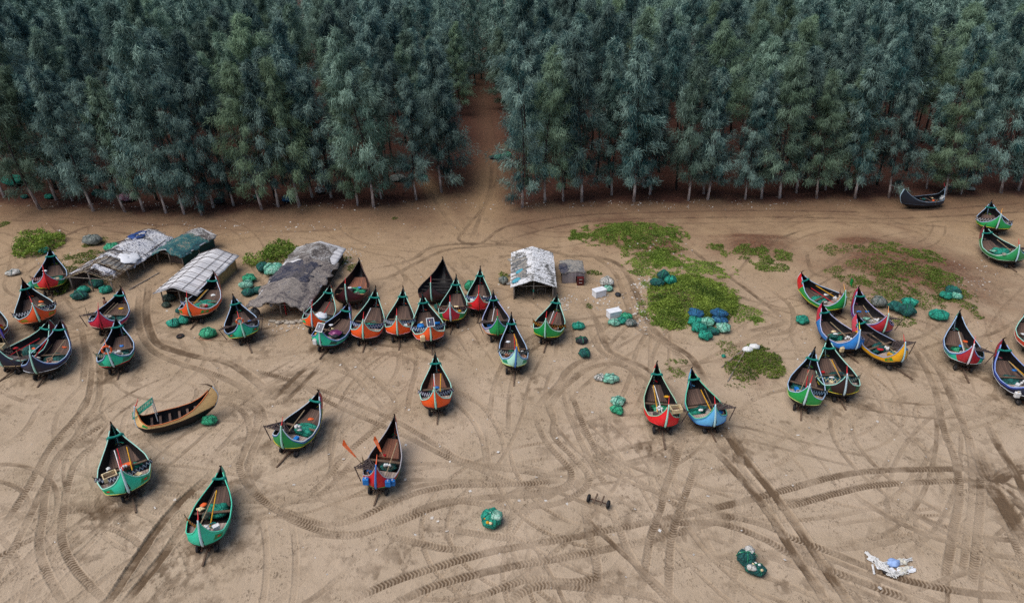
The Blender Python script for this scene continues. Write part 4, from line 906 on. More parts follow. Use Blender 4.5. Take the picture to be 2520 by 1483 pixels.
class Hut:
    def __init__(s, name, label, FL, FR, BR, he, hr, oh=.35, ohf=.5):
        fl, fr, br = ground(*FL), ground(*FR), ground(*BR)
        d = (br - fr); s.len = Vector((d.x, d.y)).length; az = math.atan2(d.x, d.y)
        wv = fl - fr; s.w = abs(wv.x * math.cos(az) - wv.y * math.sin(az)); c = fr + Vector((-math.cos(az), math.sin(az), 0)) * s.w / 2
        c.z = float(gz(c.x, c.y)); s.root = empty(name, c, rot(az), label, 'hut', 'huts and shelters on the beach'); s.he, s.hr, s.oh, s.ohf = he, hr, oh, ohf
    def z(s, x): k = min(1, abs(x) / (s.w / 2 + s.oh)); return s.hr - (s.hr - s.he) * k ** 1.08
    def sheet(s, name, mat, x0, x1, y0, y1, up=.0, nx=22, ny=30, amp=.0, fray=0.0, steps=0, thick=.05, seed=1, drop=0.0, fn=None):
        X, Y = np.meshgrid(np.linspace(x0, x1, nx), np.linspace(y0, y1, ny)); n = fbm(X * 1.1 + seed * 5, Y * 1.1, 4, seed % 5)
        n2 = fbm(X * .5 + seed, Y * .5 + 9, 3, 2)
        Z = np.vectorize(s.z)(X) + up + amp * n * 2 + amp * .8 * n2
        if steps: Z = Z + .13 * (1 - np.mod((Y - y0) / ((y1 - y0) / steps), 1.0))
        Z = Z - drop * (np.abs(X) / (s.w / 2)) ** 3
        if fray:
            ed = np.minimum(np.minimum(np.arange(ny)[:, None], np.arange(ny)[::-1][:, None]) / 2., np.minimum(np.arange(nx)[None], np.arange(nx)[None, ::-1]) / 2.)
            k = np.clip(1 - ed, 0, 1); X = X + fray * k * (vnoise(X * 2.3 + 3, Y * 2.3, 1) - .5) * 2; Y = Y + fray * k * (vnoise(X * 2.3, Y * 2.3 + 8, 2) - .4) * 2; Z = Z - fray * k * vnoise(X * 3, Y * 3, 3) * .8
        P = [[Vector((X[i, j], Y[i, j], Z[i, j])) for j in range(nx)] for i in range(ny)]
        g = MB(); g.grid(P, flip=False); o = g.build(name, mat, s.root, smooth=not steps)
        md = o.modifiers.new('thickness', 'SOLIDIFY'); md.thickness = thick; md.offset = -1; return o
    def posts(s, ny=4, mid=True, r=.055, mat='post'):
        for y in np.linspace(.05, s.len - .05, ny):
            for x in (-s.w / 2, s.w / 2) + ((0,) if mid and (y < .1 or y > s.len - .1) else ()):
                g = MB(); g.tube([(x, y, -.2), (x * .98 + .02, y, s.z(x) - .03)], r, 6); g.build('post', M[mat], s.root, smooth=True)
        g = MB()
        for y in (.05, s.len - .05):
            g.tube([(-s.w / 2, y, s.he + .02), (s.w / 2, y, s.he + .02)], .04, 5)
        for x in (-s.w / 2, 0, s.w / 2): g.tube([(x, -.2, s.z(x) - .1), (x, s.len, s.z(x) - .1)], .04, 5)
        g.build('roof_beam', M[mat], s.root, smooth=True)
    def wall(s, name, mat, a, b, h0, h1=None, lo=.02):
        g = MB(); a, b = Vector((*a, lo)), Vector((*b, lo)); n = (b - a).normalized().cross(Vector((0, 0, 1))) * .025; h1 = h1 or h0
        q = [a - n, b - n, b + n, a + n]; t_ = [q[0] + Vector((0, 0, h0)), q[1] + Vector((0, 0, h1)), q[2] + Vector((0, 0, h1)), q[3] + Vector((0, 0, h0))]
        g.add(q + t_, [(3, 2, 1, 0), (4, 5, 6, 7), (0, 1, 5, 4), (1, 2, 6, 5), (2, 3, 7, 6), (3, 0, 4, 7)]); return g.build(name, mat, s.root)
    def battens(s, ny, xs, y0, y1, up=.03, r=.022, mat='lattice'):
        e = s.w / 2 + s.oh
        for y in np.linspace(y0, y1, ny):
            g = MB(); j_ = random.uniform(-.12, .12); k_ = random.uniform(-.12, .12); g.tube([(x, y + j_ + k_ * x / e, s.z(x) + up) for x in np.linspace(-e, e, 9)], r * random.uniform(.7, 1.1), 4); g.build('roof_batten', M[mat], s.root)
        for x in xs: g = MB(); j_ = random.uniform(-.15, .15); g.tube([(x + j_ * (y / y1 - .4), y, s.z(x) + up + .02) for y in np.linspace(y0, y1, 6)], r, 4); g.build('roof_batten', M[mat], s.root)
random.seed(21)
# long hut under a bleached bamboo roof
h = Hut('bamboo_hut', 'long open hut under a bleached white bamboo roof beside the orange lettered boat', (391, 758), (492, 752), (583, 662), 1.3, 2.0, .35, .5)
e = h.w / 2 + h.oh
h.sheet('roof', M['slat'], -e, e, -.55, h.len + .3, amp=.03, steps=0, seed=3, fray=.05)
h.battens(9, [-e * .8, -e * .3, e * .38, e * .78], -.4, h.len + .2)
h.posts(4); h.wall('side_wall', M['mat'], (h.w / 2 + .02, h.len * .25), (h.w / 2 + .02, h.len), 1.25); h.wall('side_wall', M['bmat'], (-h.w / 2 - .02, h.len * .12), (-h.w / 2 - .02, h.len), 1.2)
h.wall('back_wall', M['bmat'], (-h.w / 2, h.len), (h.w / 2, h.len), 1.3)
HB = h
# long hut heaped with old nets
h = Hut('net_covered_hut', 'long open hut with its roof heaped in grey-brown and navy nets', (634, 778), (755, 784), (845, 642), 1.2, 1.95, .35, .5)
e = h.w / 2 + h.oh
h.sheet('roof', M['slat'], -e, e, -.4, h.len + .35, amp=.03, seed=2, fray=.04)
h.sheet('net_cover', M['netroof'], -e - .12, e + .1, -.75, h.len * .45, up=.07, amp=.11, fray=.28, seed=4, nx=34, ny=30, thick=.09)
h.sheet('net_cover', M['netnavy'], -e - .05, e * .55, h.len * .30, h.len * .66, up=.12, amp=.09, fray=.3, seed=6, nx=30, ny=24, thick=.08)
h.sheet('net_cover', M['netroof'], -e * .2, e + .1, h.len * .33, h.len * .7, up=.10, amp=.10, fray=.3, seed=8, nx=30, ny=24, thick=.08)
h.sheet('net_cover', M['netback'], -e - .06, e * .8, h.len * .68, h.len + .1, up=.06, amp=.07, fray=.3, seed=9, nx=30, ny=22, thick=.07)
h.posts(5); h.wall('side_wall', M['bmat'], (h.w / 2 + .02, h.len * .15), (h.w / 2 + .02, h.len), 1.1); h.wall('side_wall', M['bmat'], (-h.w / 2 - .02, h.len * .2), (-h.w / 2 - .02, h.len), 1.1)
h.wall('back_wall', M['bmat'], (-h.w / 2, h.len), (h.w / 2, h.len), 1.25)
g = MB(); g.blob((-h.w / 2 - .15, .1, .3), .4, .35, .55, 3); g.build('hanging_net', M['netback'], h.root, smooth=True)
HD = h
# striped white roof
h = Hut('striped_roof_hut', 'square open hut with a striped white sheet roof and grey nets on one slope', (1264.5, 741), (1360.5, 737), (1353, 658), 1.3, 2.0, .3, .3)
e = h.w / 2 + h.oh
h.sheet('roof', M['stained'], -e, e, -.4, h.len + .25, amp=.03, steps=9, seed=5, nx=24, ny=91, fray=.03)
h.sheet('net_cover', M['greynet'], -e - .1, -e * .22, .5, h.len * .93, up=.13, amp=.17, fray=.35, seed=3, nx=18, ny=34, thick=.08, drop=.06)
h.sheet('net_cover', M['greynet'], -e * .6, e * .8, .3, h.len * .38, up=.05, amp=.10, fray=.5, seed=12, nx=18, ny=14, thick=.05)
for x, y, sx in ((-.75, .5, .45), (-.6, h.len * .32, .42)):
    b = MB(); b.blob((0, 0, 0), sx, sx * .55, .07, 4); o = b.build('cyan_net', M.setdefault('cyan', simple('cyan_net', (.09, .36, .44), (.05, .22, .3), 9, .8, .4)), h.root, smooth=True); o.location = (x * e, y, h.z(x * e) + .16); o.rotation_euler = (0, -.33, .5)
h.posts(4); h.wall('side_wall', M['bmat'], (h.w / 2 + .02, .5), (h.w / 2 + .02, h.len), 1.15); h.wall('side_wall', M['gplank'], (-h.w / 2 - .02, .1), (-h.w / 2 - .02, h.len), 1.15)
h.wall('back_wall', M['bmat'], (-h.w / 2, h.len), (h.w / 2, h.len), 1.3)
g = MB(); g.tube([(0, .05, .75), (0, .05, 1.0)], .066, 8); g.build('green_band', M['teal_cloth'], h.root)
HE = h
# white and blue tarpaulin hut with an open frame in front
h = Hut('tarp_hut', 'long hut patched with white and blue tarpaulins, its open stick frame full of teal nets', (183, 712), (281, 721), (424, 613), 1.3, 2.1, .3, .3)
e = h.w / 2 + h.oh; fr = h.len * .31
h.sheet('tarp_roof', M['tarproof'], -e - .05, e + .05, fr, h.len + .2, up=.03, amp=.13, fray=.2, seed=7, nx=36, ny=40, thick=.04, drop=.1)
h.sheet('tarp_roof', M['tarproof'], -e - .1, -e * .45, .6, fr + .6, up=.05, amp=.08, fray=.2, seed=8, nx=14, ny=20, thick=.04)
h.sheet('tarp_roof', M['tarproof'], -e * .1, e * .9, fr * .15, fr * .5, up=.05, amp=.06, fray=.35, seed=14, nx=18, ny=12, thick=.04)
h.sheet('tarp_roof', M['greynet'], -e * .3, e, fr * .58, fr + .35, up=.04, amp=.07, fray=.25, seed=11, nx=22, ny=14, thick=.04)
b = MB(); b.blob((0, 0, 0), .75, .95, .08, 5, .35); o = b.build('blue_tarp', M.setdefault('btarp', simple('blue_tarpaulin', lin('#2A4E90'), lin('#16224A'), 3, .5, .4)), h.root, smooth=True); o.location = (-.2, h.len * .84, h.hr - .02)
b = MB(); b.blob((0, 0, 0), .95, 1.1, .14, 9, .2); o = b.build('white_sheet', M['foam'], h.root, smooth=True); o.location = (e * .62, fr + .9, h.z(e * .62) + .06); o.rotation_euler = (0, .33, .3)
for k in range(15):
    y = -.2 + k * (fr / 13); rr = random.uniform; g = MB(); g.tube([(x, y + rr(-.06, .06), h.z(x) + rr(-.02, .05)) for x in np.linspace(-e, e, 7)], .028, 4); g.build('frame_stick', M[random.choice(('bamboo', 'lattice', 'wood', 'post'))], h.root)
for k in range(12):
    x = -e + 2 * e * k / 11; g = MB(); g.tube([(x + random.uniform(-.1, .1), y, h.z(x) + .05) for y in np.linspace(-.35, fr + .3, 5)], .028, 4); g.build('frame_stick', M[random.choice(('bamboo', 'lattice', 'wood'))], h.root)
for k in range(26):
    y = random.uniform(fr, h.len); x0 = random.uniform(-e, 0); g = MB(); x1 = x0 + random.uniform(.6, 2.2); y1 = y + random.uniform(-.9, .9)
    g.tube([(x0 + (x1 - x0) * q, y + (y1 - y) * q, h.z(x0 + (x1 - x0) * q) + .15) for q in (0, .25, .5, .75, 1)], .03, 4); g.build('roof_pole', M[random.choice(('lattice', 'tar', 'post'))], h.root)
h.posts(5); h.wall('side_wall', M['bmat'], (-h.w / 2 - .02, 0), (-h.w / 2 - .02, h.len), 1.1)
HA = h
# blue-green net hut
h = Hut('blue_net_hut', 'small hut under blue-green nets, wedged between the tarp hut and the bamboo hut', (376, 656), (452, 656), (530, 606), 1.15, 1.8, .3, .35)
e = h.w / 2 + h.oh
h.sheet('roof', M['slat'], -e, e, -.3, h.len + .25, amp=.02, seed=2)
h.sheet('net_cover', M['bluenet'], -e - .15, e + .15, -.5, h.len * .8, up=.06, amp=.09, fray=.3, seed=3, nx=30, ny=30, thick=.06)
h.sheet('net_cover', M['netback'], -e * .9, e + .1, h.len * .72, h.len + .1, up=.09, amp=.07, fray=.25, seed=5, nx=24, ny=14, thick=.05)
h.posts(3); h.wall('front_wall', M['bmat'], (-h.w * .12, .5), (h.w * .45, .5), 1.15); h.wall('back_wall', M['bmat'], (-h.w / 2, h.len), (h.w / 2, h.len), 1.2)
h.wall('side_wall', NM_D, (h.w / 2, .1), (h.w / 2, h.len), 1.1)
# small plank shed beside the striped hut
h = Hut('plank_shed', 'low grey plank shed roofed with old nets beside the striped-roof hut', (1384, 702), (1437, 696), (1430, 668), 1.15, 1.25, .1, .1)
e = h.w / 2 + .1
h.wall('front_wall', M['gplank'], (-h.w / 2, 0), (h.w * .12, 0), 1.15); h.wall('side_wall', M['bmat'], (-h.w / 2, 0), (-h.w / 2 + .1, h.len), 1.1); h.wall('side_wall', M['gplank'], (h.w / 2, 0), (h.w / 2, h.len), 1.1); h.wall('back_wall', M['gplank'], (-h.w / 2, h.len), (h.w / 2, h.len), 1.1)
h.wall('front_wall', M['gplank'], (h.w * .12, .02), (h.w / 2, .02), .5, lo=.7)
h.sheet('roof', M['greynet'], -e, e, -.15, h.len + .1, amp=.06, fray=.12, seed=6, nx=16, ny=16, thick=.07)
h.sheet('net_cover', M['netnavy'], -e - .05, -e * .3, -.1, h.len * .7, up=.05, amp=.05, fray=.2, seed=9, nx=10, ny=12)
d = empty('red_cabinet', h.root.matrix_basis @ Vector((h.w * .31, -.3, 0)), h.root.rotation_euler.z, 'dark red cabinet leaning against the plank shed', 'cabinet')
g = MB(); g.box(-.3, .3, -.2, .2, 0, .72); o = g.build('case', M.setdefault('maroonp', simple('maroon_paint', (.10, .012, .012), (.06, .01, .01), 4, .5, .2)), d)
for z0 in (.06, .39): MB().box(-.26, .26, -.215, -.195, z0, z0 + .28).build('drawer', M['maroonp'], d); MB().box(-.14, .14, -.235, -.21, z0 + .2, z0 + .23).build('handle', M['white'], d)
M['maroonp'] = M['maroonp']
# ---------------------------------------------------------------- net bundles and other things on the sand
def netmat(name, c1, c2, c3):
    t = NT(name); v = t.tex('Object'); oi = t.n('ObjectInfo'); ad = t.n('VectorMath', operation='ADD'); cm = t.n('CombineXYZ'); t.l(t.math('MULTIPLY', oi.outputs['Random'], 51.0), cm.inputs[0]); t.l(v, ad.inputs[0]); t.l(cm.outputs[0], ad.inputs[1])
    n1 = t.noise(ad.outputs[0], 2.2, 5, .65, .8); n2 = t.noise(ad.outputs[0], 12, 4, .65, 1.0, (1, 1, 2.5)); vo = t.n('TexVoronoi', feature='DISTANCE_TO_EDGE'); vo.inputs['Scale'].default_value = 2.6; t.l(ad.outputs[0], vo.inputs['Vector'])
    a = t.mix(t.ramp(n1, [(.36, 0), (.62, 1)]), c1, c2); a = t.mix(t.ramp(n2, [(.46, 0), (.66, 1)]), a, tuple(x * .42 for x in c1)); a = t.mix(t.ramp(n1, [(.60, 0), (.72, .8)]), a, c3)
    fold = t.ramp(vo.outputs['Distance'], [(0, 1), (.08, 0)]); a = t.mix(t.math('MULTIPLY', fold, .6), a, tuple(x * .3 for x in c1)); t.color(a); t.rough(.75)
    t.bump(t.math('SUBTRACT', t.math('ADD', n2, n1), fold), .8, .06); return t.mat
NM = {k: netmat('net_' + k, lin(a), lin(b), lin(c)) for k, a, b, c in (
    ('teal', '#128872', '#1FA68C', '#57C2A8'), ('dark', '#0A4A48', '#0F6660', '#3A8880'), ('pale', '#5FB89C', '#A8D8C4', '#D8E4D8'), ('green', '#1B9468', '#3EB486', '#7AC8A4'),
    ('grey', '#6A706C', '#8E948E', '#B4B8AE'), ('blue', '#17507E', '#22709C', '#5E9AAE'), ('white', '#B8B4AC', '#D8D6D0', '#E8E8E6'), ('olive', '#35443A', '#4A5A4A', '#6A7466'), ('black', '#1C2026', '#3A3E46', '#70747C'), ('pink', '#C87090', '#D8B8C8', '#D8DCE0'))}
NB = [0]
def bundle(x, y, w, k, label, h=.62, ry=.9, dz=0.0, p=None, grp='net bundles lying on the sand', amp=.16):
    NB[0] += 1; sd_ = NB[0]; p = p or ground(x, y)
    r = w / 2 / pxm(x, y) if w > 3 else w
    root = empty('net_bundle', (p.x, p.y + r * .5 * ry, p.z + dz), random.Random(sd_).uniform(-.5, .5), label, 'net bundle', grp)
    b = MB(); b.blob((0, 0, r * h * .72), r, r * ry, r * h, sd_, amp, 22, 12, .35)
    if sd_ % 3 and r > .3: q_ = sd_ * 1.7; b.blob((r * .5 * math.cos(q_), r * .4 * math.sin(q_), r * h * (.9 + .2 * math.sin(sd_))), r * .62, r * .52, r * h * .62, sd_ + 90, .2, 16, 9)
    b.build('net_heap', NM[k], root, smooth=True)
    if r > .3:
        g = MB(); a0 = random.Random(sd_ + 5).uniform(0, 3.1)
        for a in (a0, a0 + 1.5):
            g.tube([(math.cos(a) * r * 1.03 * math.cos(q), math.sin(a) * r * ry * 1.03 * math.cos(q), r * h * (.72 + 1.04 * math.sin(q))) for q in np.linspace(.1, 3.04, 12)], .022, 4)
        g.build('lashing', NM['dark' if k not in ('dark', 'black') else 'green'], root)
    return root
B_ = bundle
B_(1210,1296,54,'teal','lone pale-covered teal net bundle on the open sand below the lone orange boat',.75,.95)
B_(1838,1388,54,'dark','white-floated dark teal net bundle, upper of the touching pair near the deep wheel ruts',.7,.8)
B_(1858,1414,50,'dark','streaked teal net bundle, the lower of the touching pair near the deep wheel ruts',.62,.8)
def floats_on(root, n, r, mats, seed):
    rn = random.Random(seed)
    for k in range(n): a = rn.uniform(0, 6.28); d = rn.uniform(.1, .75) * r; b = MB(); b.blob((d * math.cos(a), d * math.sin(a), r * .95 - d * .28), .1, .09, .08, k, .05, 10, 6); b.build('float', M[mats[k % len(mats)]], root, True)
_bs = [o for o in bpy.data.objects if o.name.startswith('net_bundle') and o.parent is None]
floats_on(_bs[1], 8, .62, ('white', 'white', 'cyan'), 3); floats_on(_bs[2], 4, .55, ('white', 'cream'), 4); floats_on(_bs[0], 4, .7, ('yellow', 'cream'), 5)
for o_, q_, m_ in ((_bs[0], (.2, .05, .62, .42, .36, .2), 'pale'), (_bs[1], (.22, .1, .6, .3, .26, .14), 'white'), (_bs[2], (-.18, -.2, .48, .26, .2, .12), 'white')):
    b = MB(); b.blob(q_[:3], *q_[3:], 4, .12, 14, 8); b.build('cover', NM[m_], o_, True)
B_(513,1046,37,'green','bright green net bundle beside the bare yellow wood boat')
B_(29,678,33,'white','flat white and green net bundle alone behind the orange boat near the white hut frame',.4)
B_(106,624,25,'teal','teal net bundle in the shrub behind the green red-sterned boat')
B_(226,604,44,'grey','large grey net bundle in the creeper behind the tarp hut',.6)
B_(273,620,36,'green','pale-topped teal net bundle against the back of the tarp hut')
B_(82,710,30,'teal','teal net bundle between the orange boat and the green red-sterned boat')
B_(204,722,30,'teal','bright teal net bundle at the mouth of the open frame hut, beside the darker one')
B_(192,738,37,'dark','dark teal net bundle in front of the open frame hut')
B_(258,722,31,'teal','teal net bundle at the frame hut post behind the crimson boat')
B_(236,708,34,'dark','dark net bundle inside the front of the open frame hut')
B_(612,695,34,'green','bright green net bundle, topmost of four between the two long huts')
B_(605,711,34,'pale','pale mint net bundle in the four between the two long huts')
B_(609,729,31,'dark','dark teal round net bundle in front of the pale mint bundle')
B_(636,723,27,'dark','dark teal net bundle leaning at the eave of the net-covered hut',.7)
B_(646,672,30,'dark','tall dark teal net bundle behind the four between the long huts',1.0)
B_(672,678,50,'pale','big pale grey-green net heap against the flank of the net-covered hut',.62)
B_(416,742,30,'olive','olive net bundle under the roof of the bamboo hut, farther in')
B_(408,757,22,'olive','small olive net bundle at the corner post of the bamboo hut')
B_(449,772,32,'dark','dark teal net bundle behind the stern of the orange lettered boat')
B_(453,796,35,'teal','teal net bundle in front of the dark one by the orange lettered boat')
B_(425,805,33,'teal','teal net bundle with white specks by the loose tyre')
B_(510,832,41,'green','green net bundle with a loop of pale rope round it')
B_(1157,716,29,'green','tall green net bundle beside the small red boat',1.0)
B_(1082,764,28,'dark','dark green net bundle tucked between the white jerrycan boat and the red-diamond boat')
B_(1240,700,24,'grey','grey rag heap against the side of the striped-roof hut',.9)
B_(1423,810,32,'teal','flat round teal net bundle beside the green boat by the striped hut',.5)
B_(1432,846,30,'black','dark grey net bundle below the flat round teal one',.6)
B_(1439,880,31,'dark','dark roped net bundle, lowest of three in a line by the green boat',.75)
B_(1494,705,36,'white','dirty white sack heap behind the foam box nearer the shed',.7)
B_(1497,717,24,'pale','pale green net bundle beside the foam box nearer the shed')
B_(1521,730,15,'black','small dark rag heap beside the trash-strewn track',.8)
B_(1512,802,28,'pale','pale green net bundle in front of the lower foam box')
B_(1531,797,27,'teal','teal net bundle between the pale green and the grey ones by the lower foam box')
B_(1541,788,30,'green','green net bundle with white folds behind the teal one by the lower foam box')
B_(1553,803,28,'grey','grey-green net bundle at the end of the row by the lower foam box')
B_(1634,692,30,'dark','tall dark teal net bundle on the creeper dune, highest of three',1.0)
B_(1617,706,34,'dark','dark teal net bundle on the dune beside the trash patch')
B_(1650,700,29,'teal','teal net bundle on the dune, farthest from the trash patch',.8)
B_(1713,801,36,'teal','teal net bundle lying under the flat blue bundle')
B_(1713,792,37,'blue','flat blue net bundle stacked on a teal one below the dark shrub',.5,dz=.45)
B_(1771,798,40,'blue','lower of two stacked blue net bundles below the dark shrub',.5)
B_(1769,790,37,'blue','upper of two stacked blue net bundles, grey on top',.55,dz=.35)
B_(1742,803,36,'pale','pale teal net bundle between the blue ones')
B_(1720,819,36,'teal','teal net bundle in front of the flat blue bundle',.75)
B_(1781,819,36,'pale','pale green net bundle with a rust-red underside in the big heap',.7)
B_(1755,824,30,'dark','dark speckled net bundle in the middle front of the big heap')
B_(1737,837,34,'teal','round teal net bundle foremost in the big heap',.75)
B_(1781,879,12,'teal','very small teal net scrap on the sparse creeper',.6)
B_(1476,937,26,'white','small white net bundle touching a pale teal one')
B_(1503,943,37,'pale','pale teal folded net bundle touching a small white one')
B_(1521,997,37,'pale','pale mint net bundle, upper of the two stacked beside the bright red boat',.55)
B_(1519,1018,33,'green','green and white net bundle below the pale mint one')
B_(1976,797,34,'teal','teal net bundle alone beside the blue boat',.6)
B_(2165,757,37,'grey','big grey net heap behind the crimson boat in the cluster',.8)
B_(2203,766,35,'dark','dark teal net bundle, nearest the grey heap',.75)
B_(2239,754,36,'teal','flat teal net bundle, farthest of three by the grey heap',.6)
B_(2231,778,44,'dark','big dark teal net bundle in front of the flat teal one',.7)
B_(2314,788,45,'teal','flat teal net bundle with pale cords, alone on the sand beyond the cluster',.55)
B_(2330,736,30,'teal','teal net bundle in the trio on the edge of the reddish dune')
B_(2356,737,27,'pale','pale net bundle in the trio on the edge of the reddish dune')
B_(2347,724,33,'dark','dusky teal net bundle rearmost of the trio on the reddish dune edge',.6)
B_(30,458,46,'teal','teal net heap under the trees at the picture edge',.6)
B_(59,489,17,'dark','small dark teal net bundle under the trees near the picture edge')
B_(119,490,21,'teal','teal net bundle between two trunks at the edge of the wood, near the picture edge')
B_(238,482,26,'dark','dark teal net bundle under the trees, beside the one by the pink heap')
B_(269,487,27,'teal','teal net bundle under the trees next to the pink heap')
B_(309,497,36,'pink','pink and white cloth heap behind a pale trunk at the edge of the wood',.7)
B_(538,503,28,'black','black net heap under the trees behind the blue net hut',.6)
B_(632,490,20,'dark','dark teal net bundle under the trees near the white bundle')
B_(706,498,28,'blue','dark blue net bundle under the edge trees',.6)
B_(786,477,25,'white','white and blue net bundle under the trees behind the net-covered hut',.75)
B_(1212,392,15,'black','dark net bundle at the end of three on the sand path in the wood')
B_(1228,393,22,'teal','teal net bundle in the middle of three on the sand path in the wood')
B_(1247,389,24,'green','green net bundle next to the big edge tree on the sand path')
B_(1000,416,20,'teal','teal net bundle among the dark trunks beside the path')
B_(1041,444,23,'teal','teal net bundle under the trees close to the path mouth')
B_(979,446,42,'grey','grey-blue tarpaulin heap under the trees beside the path',.35)
B_(2390,470,22,'grey','pale grey rag bundle under the trees beyond the black boat',.5)
# foam boxes
def foam_box(x, y, az, label):
    p = ground(x, y); r = empty('foam_box', p, az, label, 'box', 'white foam boxes on the sand')
    g = MB(); g.box(-.55, .55, -.33, .33, 0, .52); g.build('body', M['foam'], r); g = MB(); g.box(-.58, .58, -.36, .36, .53, .66); o = g.build('lid', M['foam'], r)
    for ob in r.children: md = ob.modifiers.new('round', 'BEVEL'); md.width = .03; md.segments = 2
foam_box(1474, 727, R(28), 'white foam box with a lid by the dirty white sacks near the plank shed')
foam_box(1510, 779, R(22), 'white foam box with a lid behind the row of pale green and teal bundles')
for x, y, w, lb in ((1839, 866, 28, 'white sack nearer the sticks by the rounded shrub'), (1855, 859, 27, 'white sack on the rounded shrub side')):
    p = ground(x, y); r_ = w / 2 / pxm(x, y); b = MB(); b.blob((0, 0, r_ * .5), r_, r_ * .75, r_ * .55, x, .1, 18, 10, .4); o = b.build('sack', M['white'], None, True, p); tag(o, lb, 'sack', 'white sacks')
for i, (a, b2) in enumerate((((1833, 868), (1790, 940)), ((1828, 866), (1775, 905)))):
    A, Bq = ground(*a, .25), ground(*b2, .05); g = MB(); g.tube([A, A.lerp(Bq, .5) + Vector((0, 0, .05)), Bq], .04, 5); tag(g.build('pole', M['post']), 'long pale pole lying from the white sacks ' + ('past the rounded shrub' if i == 0 else 'toward the sparse creeper, the shorter one'), 'pole')
A, Bq = ground(392, 672, .05), ground(318, 714, .05); tag(MB().tube([A, Bq], .05, 6).build('pole', M['post']), 'long pale pole on the sand between the tarp hut and the bamboo hut', 'pole')
# loose tyre, loose axle
p = ground(444, 828); r = empty('old_tyre', p, .4, 'dark loose wheel lying flat beside the teal bundle with white specks', 'wheel')
g = MB(); g.lathe([(.17, 0), (.28, .0), (.31, .06), (.28, .13), (.19, .13), (.17, 0)], 18); g.build('tyre', M['rubber'], r, smooth=True); g = MB(); g.lathe([(0, .03), (.16, .03), (.17, .08), (.06, .1), (0, .1)], 12); g.build('hub', M['rust'], r, smooth=True)
p = ground(1472, 1240); r = empty('axle_cart', p, R(-24), 'small two-wheeled axle with two wooden beams, standing empty on the open sand', 'trailer')
trailer_parts(r, 0, .24, .58, 'wood'); 
# stones before the net-covered hut
rn = random.Random(4)
for k in range(13):
    x = 668 + k * 7.6 + rn.uniform(-2, 2); y = 794 + rn.uniform(-2, 3) - abs(k - 6) * .2; p = ground(x, y); b = MB(); s_ = rn.uniform(.12, .24); b.blob((0, 0, s_ * .4), s_ * 1.2, s_, s_ * .7, k, .2, 12, 7); o = b.build('sandbag', M.setdefault('sandb', simple('pale_sandbag', (.5, .44, .37), (.3, .26, .21), 6, .9, .5)), None, True, p)
    tag(o, 'pale rounded sandbag in the low row before the net-covered hut', 'sandbag', 'sandbags before the net-covered hut')
# white rope and float tangle near the lower corner
p = ground(2185, 1395); r = empty('rope_tangle', p, 0, 'tangle of white ropes, floats and a pale blue rag on the open sand', 'rope tangle'); rn = random.Random(8)
P0 = ground(2128, 1357) - p; P1 = ground(2165, 1395) - p; P2 = ground(2196, 1418) - p; P3 = ground(2235, 1380) - p; P4 = ground(2240, 1402) - p
g = MB()
for k in range(16):
    q = [Vector((rn.uniform(-.14, .14), rn.uniform(-.14, .14), rn.uniform(.02, .16))) for _ in range(5)]; g.tube([P0.lerp(P1, .05 + .2 * rn.random()) + q[0] * .5, P0.lerp(P1, .6) + q[1], P1 + q[2] * 1.6, P1.lerp(P2, .6) + q[3] * 1.5, P2 + q[4]], .028, 4)
for k in range(12):
    a, b2 = (P1, P3) if k % 2 else (P2, P4); pts = [a.lerp(b2, q / 5) + Vector((rn.uniform(-.2, .2), rn.uniform(-.18, .18), rn.uniform(.02, .2))) for q in range(6)]; g.tube(pts, .03, 4)
g.build('rope', M['ropew2'] if 'ropew2' in M else M.setdefault('ropew2', simple('white_rope', (.7, .69, .67), (.4, .41, .42), 9, .85, .4)), r)
for k in range(26):
    c = (P3 if k % 2 else P4).lerp(P1 if k % 2 else P2, rn.random() * .6) + Vector((rn.uniform(-.15, .15), rn.uniform(-.15, .15), .1)); b = MB(); b.blob(c, .11, .1, .1, k, .15, 10, 6); b.build('float', M.setdefault('offw', simple('old_floats', (.66, .64, .55), (.45, .43, .37), 9, .8, .3)), r, True)
for k in range(15):
    c = P0.lerp(P2, .25 + .75 * rn.random()) if k % 3 else P1.lerp(P3 if k % 2 else P4, rn.random()); c = c + Vector((rn.uniform(-.18, .18), rn.uniform(-.18, .18), .07)); b = MB(); b.blob(c, rn.uniform(.14, .3), rn.uniform(.1, .2), .06, k, .45, 12, 6); b.build('plastic_scrap', M['white' if k % 3 else 'foam'], r)
b = MB(); b.blob(P1.lerp(P3, .45) + Vector((0, 0, .14)), .34, .26, .16, 2, .2); b.build('blue_rag', M.setdefault('brag', simple('pale_blue_rag', (.32, .46, .75), (.2, .3, .55), 7, .85, .4)), r, True)
b = MB(); b.blob(P1.lerp(P2, .4) + Vector((0, -.12, .06)), .18, .1, .1, 6, .2); b.build('dark_rag', M['tar'], r, True)
g = MB(); g.tube([P1 + Vector((-.35, .1, .08)), P1 + Vector((-.5, -.45, .04))], .05, 5); g.build('float_stick', M['white'], r)
# rope loop round the green bundle
p = ground(510, 835); g = MB(); g.tube([p + Vector((.72 * math.cos(a) + .1 * math.sin(3 * a), .5 * math.sin(a) + .35, .03)) for a in np.linspace(2.7, 6.9, 22)] , .025, 4); tag(g.build('rope', M.setdefault('orope', simple('orange_rope', (.5, .27, .17), (.4, .2, .12), 9, .9, .3))), 'thin orange rope looped on the sand round the green bundle', 'rope')
